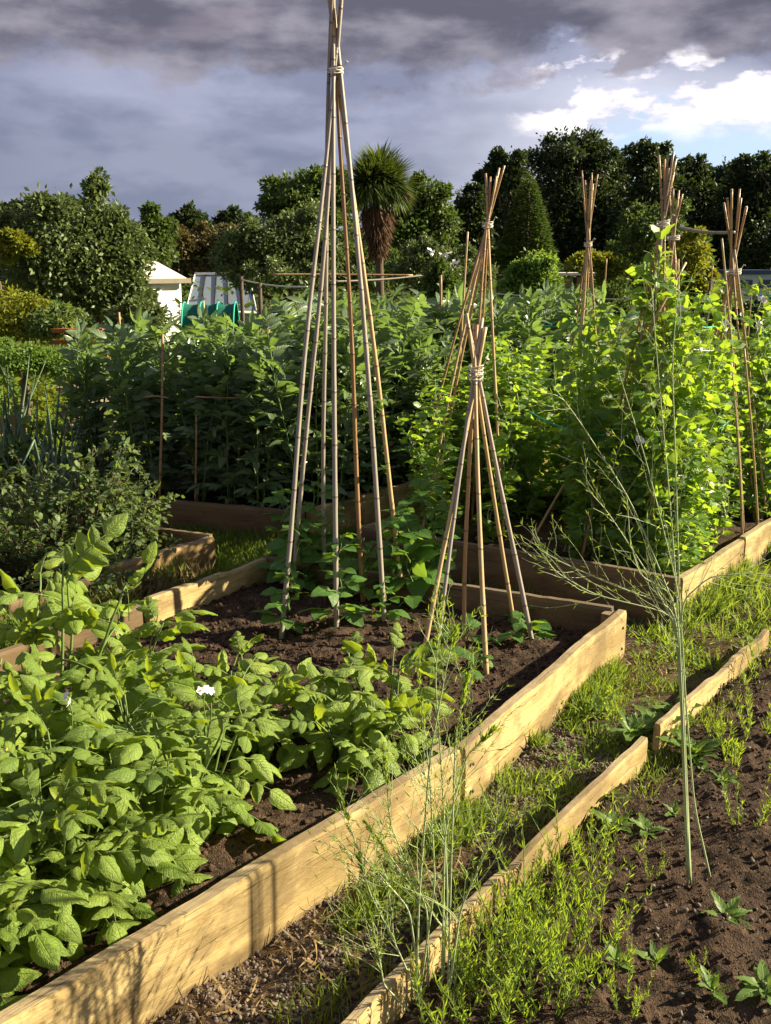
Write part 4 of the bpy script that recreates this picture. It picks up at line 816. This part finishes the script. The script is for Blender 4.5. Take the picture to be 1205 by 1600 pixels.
# left side
T('fruit_tree', 'broad dense fruit tree in front of the white shed on the left', 'tree', [(110, 400, 85, 70), (165, 420, 58, 60), (60, 430, 60, 60), (185, 465, 42, 40), (160, 345, 32, 50), (130, 460, 60, 40), (205, 430, 24, 34)], 11.5, .085, 26000, 'tree_grey')
T('leafy_tree', 'dark tree at the far left edge behind the fruit tree', 'tree', [(40, 360, 50, 32), (90, 345, 40, 28), (10, 380, 40, 40)], 17, .12, 9000, 'tree_dark')
T('golden_shrub', 'golden yellow shrub at the left edge', 'shrub', [(24, 378, 18, 14), (44, 388, 12, 10), (8, 395, 14, 14)], 10.6, .07, 2500, 'tree_yellow')
T('slender_tree', 'slender tree with upright tufts right of the fruit tree', 'tree', [(245, 356, 15, 18), (236, 336, 9, 13), (256, 362, 14, 16), (248, 392, 24, 26)], 20, .13, 5000, 'tree_mid')
T('distant_tree', 'small dark distant tree left of the hedge dip', 'tree', [(296, 345, 18, 16), (300, 365, 34, 22)], 45, .3, 3000, 'tree_dark'); T('distant_tree', 'small dark pointed distant tree beside the round shrub', 'tree', [(366, 345, 16, 14), (362, 366, 30, 20), (386, 355, 16, 16)], 48, .3, 3000, 'tree_dark')
T('hedge', 'brown green hedge behind the glasshouse', 'hedge', [(275, 395, 45, 30), (330, 390, 45, 32), (230, 400, 40, 30), (370, 400, 40, 28), (300, 420, 60, 24)], 30, .16, 13000, 'tree_brown')
T('round_shrub', 'large grey green round shrub behind the beans', 'shrub', [(385, 400, 42, 36), (430, 385, 48, 42), (475, 380, 46, 40), (420, 425, 70, 28), (495, 410, 34, 32)], 17, .10, 20000, 'tree_grey', trunk=True)
T('broad_tree', 'dark round tree behind the tall wigwam', 'tree', [(465, 305, 42, 32), (440, 310, 26, 22), (500, 300, 34, 30), (470, 350, 60, 34), (530, 320, 30, 40)], 34, .2, 12000, 'tree_mid')
T('broad_tree', 'dark tree right behind the cabbage palm', 'tree', [(660, 315, 34, 30), (690, 345, 26, 24), (650, 360, 46, 34), (620, 350, 40, 45), (680, 375, 34, 20)], 32, .2, 13000, 'tree_mid')
T('green_bush', 'yellow green bush under the cabbage palm', 'bush', [(552, 412, 30, 26), (612, 420, 34, 22), (530, 420, 40, 30), (590, 430, 60, 20)], 26, .11, 9000, 'tree_mid')
T('flowering_bush', 'leafy bush right of the palm trunk', 'bush', [(665, 410, 36, 26), (705, 410, 34, 24), (640, 425, 30, 20), (690, 435, 60, 22), (740, 440, 36, 22)], 19, .10, 10000, 'tree_grey')
for k, (x, y) in enumerate([(690, 402), (712, 412), (700, 398), (672, 395)]):
    p = at(x, y, 18.3); f = MB(); f.inst(leaf(2, 3, .8, .8, .1, .1), frames(rnddir(8), rnddir(8)), p + rnddir(8) * .05, .08); o = f.build('blossom', M['petal']); tag(o, 'white blossom cluster on the bush right of the palm trunk', 'blossom', 'white blossoms on the bush')
T('dark_conifer', 'narrow dark tree between palm and tall pines', 'tree', [(740, 320, 14, 26), (728, 350, 20, 30), (742, 380, 26, 26)], 36, .2, 5000, 'tree_dark')
T('bare_tree', 'pale thin bare tree beside the narrow dark tree', 'tree', [(720, 320, 7, 22)], 44, .12, 200, 'tree_brown')
# tall dark belt on the right
GT = 'tall dark trees at the right of the horizon'
for i, (lb, lo) in enumerate([('left end tree of the tall dark belt, behind the yellow wigwam', [(790, 280, 30, 34), (770, 310, 22, 40), (800, 330, 40, 50), (780, 380, 44, 44)]),
    ('highest round headed dark pine of the belt', [(880, 245, 34, 30), (912, 238, 34, 28), (850, 262, 24, 30), (900, 290, 56, 44), (880, 350, 60, 60), (920, 390, 50, 40)]),
    ('dark pine next to the highest one', [(955, 275, 24, 34), (950, 320, 40, 50), (960, 380, 50, 50)]),
    ('dark pine with a windswept top above the sweet peas', [(1000, 250, 20, 22), (1020, 262, 24, 18), (1035, 245, 12, 16), (1015, 300, 40, 44), (1010, 370, 54, 56)]),
    ('dark tree right of the windswept pine', [(1075, 275, 28, 20), (1060, 300, 30, 36), (1070, 350, 50, 60), (1090, 400, 50, 40)]),
    ('low crowned dark tree with feathery top', [(1125, 280, 30, 20), (1110, 310, 36, 36), (1130, 370, 52, 60)]),
    ('dark tree at the right edge of the belt', [(1180, 272, 34, 24), (1200, 290, 40, 34), (1170, 330, 46, 46), (1190, 390, 56, 50)]), ('dark tree just beyond the right edge', [(1240, 300, 40, 40), (1250, 380, 50, 60)])]):
    T('pine_tree', lb, 'tree', lo, 46 + (i % 3) * 3, .26, 15000, 'tree_dark', .26, GT)
def cone(name, label, x, yt, yb, w, Yd, n_, mt, lsz):
    b = at(x, yb, Yd); t_ = at(x, yt, Yd); hh = t_[2] - b[2]; rr = w / F * Yd; root = empty(name, (b[0], Yd, 0), 0, label, 'conifer'); k = n_; u = 1 - np.sqrt(rg.random(k)); a = rg.random(k) * 6.283; bump = .75 + .35 * fbm(a * 2.5, u * 14, 3, 5); r = rr * (1 - u) ** .8 * bump * (.75 + .3 * rg.random(k))
    p = np.stack([r * np.cos(a), r * np.sin(a), b[2] + hh * u], -1); D = norm(np.stack([np.cos(a), np.sin(a), .3 + 0 * a], -1) + rnddir(k) * .5); m = MB(); m.inst(TL, frames(D, norm(UP + rnddir(k) * .5)), p, lsz * (.6 + .6 * rg.random(k))); m.build('crown', M[mt], root)
    s = MB(); s.tube([(0, 0, -.1), (0, 0, b[2] + hh * .9)], [rr * .12, .02], 8); s.build('trunk', M['bark'], root)
cone('cypress_tree', 'pointed green cypress left of the slim wigwam', 822, 272, 425, 50, 34, 12000, 'tree_mid', .16)
T('willow_shrub', 'bright feathery shrub in front of the cypress', 'shrub', [(835, 425, 26, 26), (815, 440, 24, 22), (850, 450, 22, 24), (800, 450, 16, 16)], 15, .08, 6000, 'weed')
T('yellow_shrub', 'yellowish shrub above the open shed', 'shrub', [(905, 412, 24, 12), (930, 408, 22, 12), (955, 430, 22, 26), (975, 415, 20, 18)], 19, .09, 5000, 'tree_yellow')
T('light_green_tree', 'light green loose tree behind the sweet pea tower', 'tree', [(1000, 360, 34, 34), (1040, 350, 30, 30), (1010, 400, 40, 34), (1060, 410, 40, 40), (1085, 440, 30, 40), (1030, 450, 40, 30)], 16, .08, 11000, 'tree_mid')
T('golden_tree', 'golden lit shrub between the sweet pea tower and right wigwam', 'shrub', [(1075, 400, 26, 30), (1060, 440, 26, 34), (1095, 450, 24, 30)], 13, .07, 5000, 'tree_yellow')
for k, (x, y, w_, h_, Yd, mt, lb) in enumerate([(790, 500, 36, 22, 12.5, 'weed', 'green bush in the plots left of the metal bin'), (890, 495, 34, 20, 12.2, 'weed', 'green clump right of the metal bin'), (960, 470, 26, 26, 13.6, 'tree_mid', 'leafy bush against the open shed'), (735, 470, 30, 20, 13, 'tree_mid', 'low bush behind the yellow wigwam'), (1130, 490, 28, 22, 13, 'weed', 'bush in front of the grey hut'), (1180, 495, 34, 18, 12, 'tree_mid', 'dark low bush near the right edge'), (30, 500, 50, 40, 9.6, 'tree_yellow', 'tall yellow green weeds at the left edge'), (95, 505, 40, 22, 9.4, 'herb', 'scruffy weed clump beside the plank pile'), (30, 560, 50, 26, 8.6, 'weed', 'green clump on the lawn at left'), (110, 565, 46, 22, 8.8, 'weed', 'low leafy clump before the plank pile'), (215, 500, 40, 24, 9.7, 'tree_grey', 'grey leaved shrub beneath the white shed'), (690, 445, 20, 26, 9.4, 'tree_mid', 'small climber on the dark post')]):
    T('garden_bush', lb, 'bush', [(x, y, w_, h_), (x - w_ * .6, y + h_ * .4, w_ * .6, h_ * .6), (x + w_ * .5, y + h_ * .3, w_ * .6, h_ * .7)], Yd, .06 if Yd > 9 else .045, 3600, mt, .3)
# far wood closing the horizon
m = MB(); k = 60000; x = rg.uniform(-70, 75, k); hgt = 2.2 + 2.2 * fbm(x * .12, x * 0 + 3, 3, 8); y = 62 + rg.normal(size=k) * 3; z = rg.random(k) ** .8 * hgt * 1.0; m.inst(TL, frames(rnddir(k), rnddir(k)), np.stack([x, y, z], -1), .55 * (.6 + .6 * rg.random(k)), fbm(x * .5, z, 2, 3)); tag(m.build('far_wood', M['tree_dark']), kind='stuff')
# --- cabbage palm
Yd = 20.; c = at(592, 290, Yd); root = empty('cabbage_palm', (c[0], Yd, 0), 0, 'cabbage palm with a green mop head and brown skirt of dead leaves', 'palm tree')
sw = leaf(2, 6, .085, .45, .2, .25, 0); m = MB(); k = 3600; el = np.arcsin(rg.uniform(-.75, 1, k)); a = rg.random(k) * 6.283; D = np.stack([np.cos(a) * np.cos(el), np.sin(a) * np.cos(el), np.sin(el)], -1)
o_ = np.array([(0, 0, c[2] + .12), (.2, .1, c[2] + .02), (-.2, -.1, c[2] + .02), (.02, .1, c[2] + .22)])[rg.integers(0, 4, k)]; m.inst(sw, frames(D, UP), o_, .70 * (.65 + .4 * rg.random(k))); m.build('crown', M['palm'], root)
m = MB(); k = 2000; u = rg.random(k); a = rg.random(k) * 6.283; rr = .20 * (1 - u) ** 1.2 + .04; p = np.stack([rr * np.cos(a) - .03, rr * np.sin(a), c[2] - .35 - u * .75], -1); D = norm(np.stack([np.cos(a) * .3, np.sin(a) * .3, -np.ones(k)], -1) + rnddir(k) * .14); m.inst(sw, frames(D, rnddir(k)), p, .4 * (.6 + .5 * rg.random(k)))
k = 160; a = rg.normal(size=k) * .35; D = norm(np.stack([np.cos(a), np.sin(a), -.1 - rg.random(k) * .5], -1)); m.inst(sw, frames(D, UP), np.tile((.36, 0, c[2] - .05), (k, 1)), .42 * (.5 + .5 * rg.random(k))); m.build('dead_leaves', M['palm_dead'], root)
m = MB(); m.tube([(0, 0, -.1), (.02, 0, 1.), (0, 0, 2.), (0, 0, c[2])], [.11, .09, .08, .07], 10); m.build('trunk', M['bark'], root); root.scale = (1.15,) * 3; root.location = (c[0] * 1.15, 23., -.24)
# ------------------------------------------------------------------ buildings and odds and ends behind
def boxat(parent, name, mt, c, sz, rz=0): b = MB(); b.box((0, 0, 0), sz); o = b.build(name, M[mt], parent, False); o.location = c; o.rotation_euler.z = rz; return o
Yd = 19.; c = at(262, 490, Yd); sc_ = Yd / F; sh = empty('garden_shed', (c[0] + .03, Yd, 0), .78, 'white painted garden shed half hidden by the fruit tree', 'shed')
hw = 1.36; boxat(sh, 'wall', 'white', (-.2, .45, hw / 2 - .05), (1.0, .9, hw)); f = boxat(sh, 'door', 'white', (-.38, -.02, .62), (.42, .05, 1.15)); boxat(f, 'window', 'dark', (-.02, -.03, .25), (.26, .02, .35))
m = MB(); v = [(-.82, -.12, hw - .08), (.42, -.12, hw - .08), (.42, 1.02, hw - .08), (-.82, 1.02, hw - .08), (-.55, .35, hw + .26), (.0, .35, hw + .26), (.0, .6, hw + .26), (-.55, .6, hw + .26)]; m.add(v, [[0, 1, 5, 4], [1, 2, 6, 5], [2, 3, 7, 6], [3, 0, 4, 7], [4, 5, 6, 7], [3, 2, 1, 0]]); m.build('roof', M['roofwhite'], sh, False)
boxat(sh, 'fascia', 'felt', (-.2, -.14, hw - .10), (1.26, .05, .09))
Yd = 20.; c0 = at(287, 431, Yd); c1 = at(352, 428, Yd + 1.); gl = empty('glasshouse', (c0[0], Yd, 0), 0, 'low glasshouse with dark glazing bars beside the white shed', 'glasshouse'); wd = 1.45; h1 = .62; h2 = c0[2]
m = MB(); m.add([(0, 0, h1), (wd, 0, h1), (wd - .3, 1.2, h2), (0, 1.2, h2), (0, 0, 0), (wd, 0, 0)], [[0, 1, 2, 3], [4, 5, 1, 0]]); m.build('glass', M['glassgrey'], gl, False)
for k in range(6):
    t = k / 5; m = MB(); m.tube([(wd * t, -.01, h1), (t * (wd - .3), 1.19, h2 + .015)], .018, 4); m.build('glazing_bar', M['dark' if k % 5 else 'white'], gl)
m = MB(); m.tube([(0, 1.2, h2 + .03), (wd - .3, 1.2, h2 + .03)], .03, 6); m.tube([(0, -.02, h1), (wd, -.02, h1)], .025, 6); m.build('frame', M['white'], gl)
def hoop(label, x0, x1, ytop, Yd, mt='net'):
    a = at(x0, ytop, Yd); b = at(x1, ytop, Yd); w = b[0] - a[0]; r = a[2]; root = empty('netting_tunnel', ((a[0] + b[0]) / 2, Yd, 0), 0, label, 'netting'); m = MB(); nn, kk = 14, 16; V = []
    for i in range(nn + 1):
        for j in range(kk + 1):
            t = pi * j / kk; V.append((-w / 2 + w * i / nn, -.35 * cos(t), r * sin(t) ** .7 - .03 * abs(sin(i / nn * pi * 3)) * sin(t)))
    m.add(V, [[i * (kk + 1) + j, (i + 1) * (kk + 1) + j, (i + 1) * (kk + 1) + j + 1, i * (kk + 1) + j + 1] for i in range(nn) for j in range(kk)]); m.build('net', M[mt], root)
    for i in range(4):
        t = np.linspace(0, pi, 14); x_ = -w / 2 + w * i / 3; m = MB(); m.tube(np.stack([0 * t + x_, -.36 * np.cos(t), (r + .01) * np.sin(t) ** .7], -1), .012, 5); m.build('hoop', M['string_green'], root)
hoop('green net tunnel in front of the glasshouse', 288, 368, 473, 13.5); hoop('green net tunnel at the far right edge', 1188, 1240, 462, 12); hoop('small piece of green netting beyond the beans', 486, 500, 462, 12.8)
Yd = 21.; a = at(870, 428, Yd); b = at(938, 428, Yd); w = b[0] - a[0]; hs = empty('open_shed', ((a[0] + b[0]) / 2, Yd, 0), 0, 'weathered open shed with a pale flat roof behind the slim wigwam', 'shed')
boxat(hs, 'roof', 'roofwhite', (0, .3, a[2]), (w + .3, 1.5, .05)); boxat(hs, 'back_wall', 'shedwood', (0, .95, a[2] / 2 - .03), (w, .05, a[2] - .1)); boxat(hs, 'front_panel', 'shedwood', (.18, -.2, .52), (w * .45, .04, 1.)); 
for x_ in (-w / 2, -.12, w / 2): boxat(hs, 'post', 'dark', (x_, -.25, a[2] / 2 - .03), (.07, .07, a[2] - .06))
boxat(hs, 'window', 'roofwhite', (.2, -.23, .9), (.35, .02, .25))
Yd = 26.; a = at(1150, 425, Yd); b = at(1215, 425, Yd); w = b[0] - a[0]; hs = empty('grey_hut', ((a[0] + b[0]) / 2, Yd, 0), 0, 'long pale grey hut with blue windows at the right edge', 'hut')
boxat(hs, 'wall', 'metal', (0, .8, a[2] / 2 - .06), (w, 1.6, a[2])); boxat(hs, 'roof', 'bluecar', (0, .8, a[2] + .0), (w + .2, 1.8, .10)); [boxat(hs, 'window', 'bluecar', (-w / 2 + .3 + k * .5, -.02, a[2] - .3), (.3, .03, .2)) for k in range(3)]
p = at(846, 490, 12.8); bn = empty('metal_bin', (p[0], 12.8, 0), 0, 'small silvery bin standing among the vegetable plots', 'bin'); q = at(846, 464, 12.8)[2]; m = MB(); m.tube([(0, 0, 0), (0, 0, q * .5), (0, 0, q * .9)], [.13, .12, .10], 16); m.build('body', M['metal'], bn); m = MB(); m.tube([(0, 0, q * .9), (0, 0, q * .93), (0, 0, q)], [.115, .115, .05], 16); m.build('lid', M['metal'], bn)
pl_ = empty('plank_pile', (*at(132, 520, 9.2)[:2], 0), .2, 'low pile of reddish brown planks beside the broad beans', 'plank pile'); zt = at(132, 512, 9.2)[2]
for k in range(9): boxat(pl_, 'plank', 'brick' if k > 5 else 'shedwood', (rg.normal() * .05, rg.normal() * .05, zt - .02 - (8 - k) * zt / 9), (.42 + .1 * rg.random(), .14, .035), rg.normal() * .3)
for (x, y0, y1, Yd, lb) in [(377, 490, 432, 13, 'dark post holding the rope near the glasshouse'), (406, 490, 442, 12.4, 'second short post on the rope line behind the beans'), (1087, 500, 440, 17, 'thin grey post behind the golden shrub')]:
    p = at(x, y1, Yd); m = MB(); m.tube([(0, 0, 0), (0, 0, p[2] * .5), (0, 0, p[2])], [.03, .028, .026], 8); o = m.build('wooden_post', M['bark']); o.location = (p[0], Yd, 0); tag(o, lb, 'post')
for (x, y, w_, Yd) in [(918, 535, 7, 8.8), (948, 540, 9, 8.6)]:
    p = at(x, y, Yd); m = MB(); m.box((0, 0, p[2] / 2), (.045 if w_ < 8 else .055, .03, p[2])); m.box((0, 0, p[2] + .012), (.03, .02, .03)); o = m.build('wooden_stake', M['timber'], None, False); o.location = (p[0], Yd, 0); tag(o, 'pale flat wooden stake right of the slim wigwam' + (', the wider one' if w_ > 8 else ', the narrower one'), 'stake')
# white pea flowers and seed heads
GF = 'white flowers among the peas'
for (x, y, Yd) in [(1063, 487, 4.8), (1135, 508, 5.6), (1185, 512, 5.8), (1098, 545, 5.0), (1190, 470, 5.8), (1000, 690, 4.5)]:
    p = at(x, y, Yd - .12); m = MB(); m.inst(leaf(4, 4, 1., .8, .25, .1), frames(norm(rg.normal(size=(4, 3)) + (0, -.5, 1.2)), np.array((0, -1., .3))), np.tile((0., 0, 0), (4, 1)), .035); m.tube([(0, 0, 0), (0, .05, -.06)], .0013, 4); o = m.build('pea_flower', M['petal']); o.location = tuple(p); tag(o, 'small white flower on the pea vines', 'flower', GF)
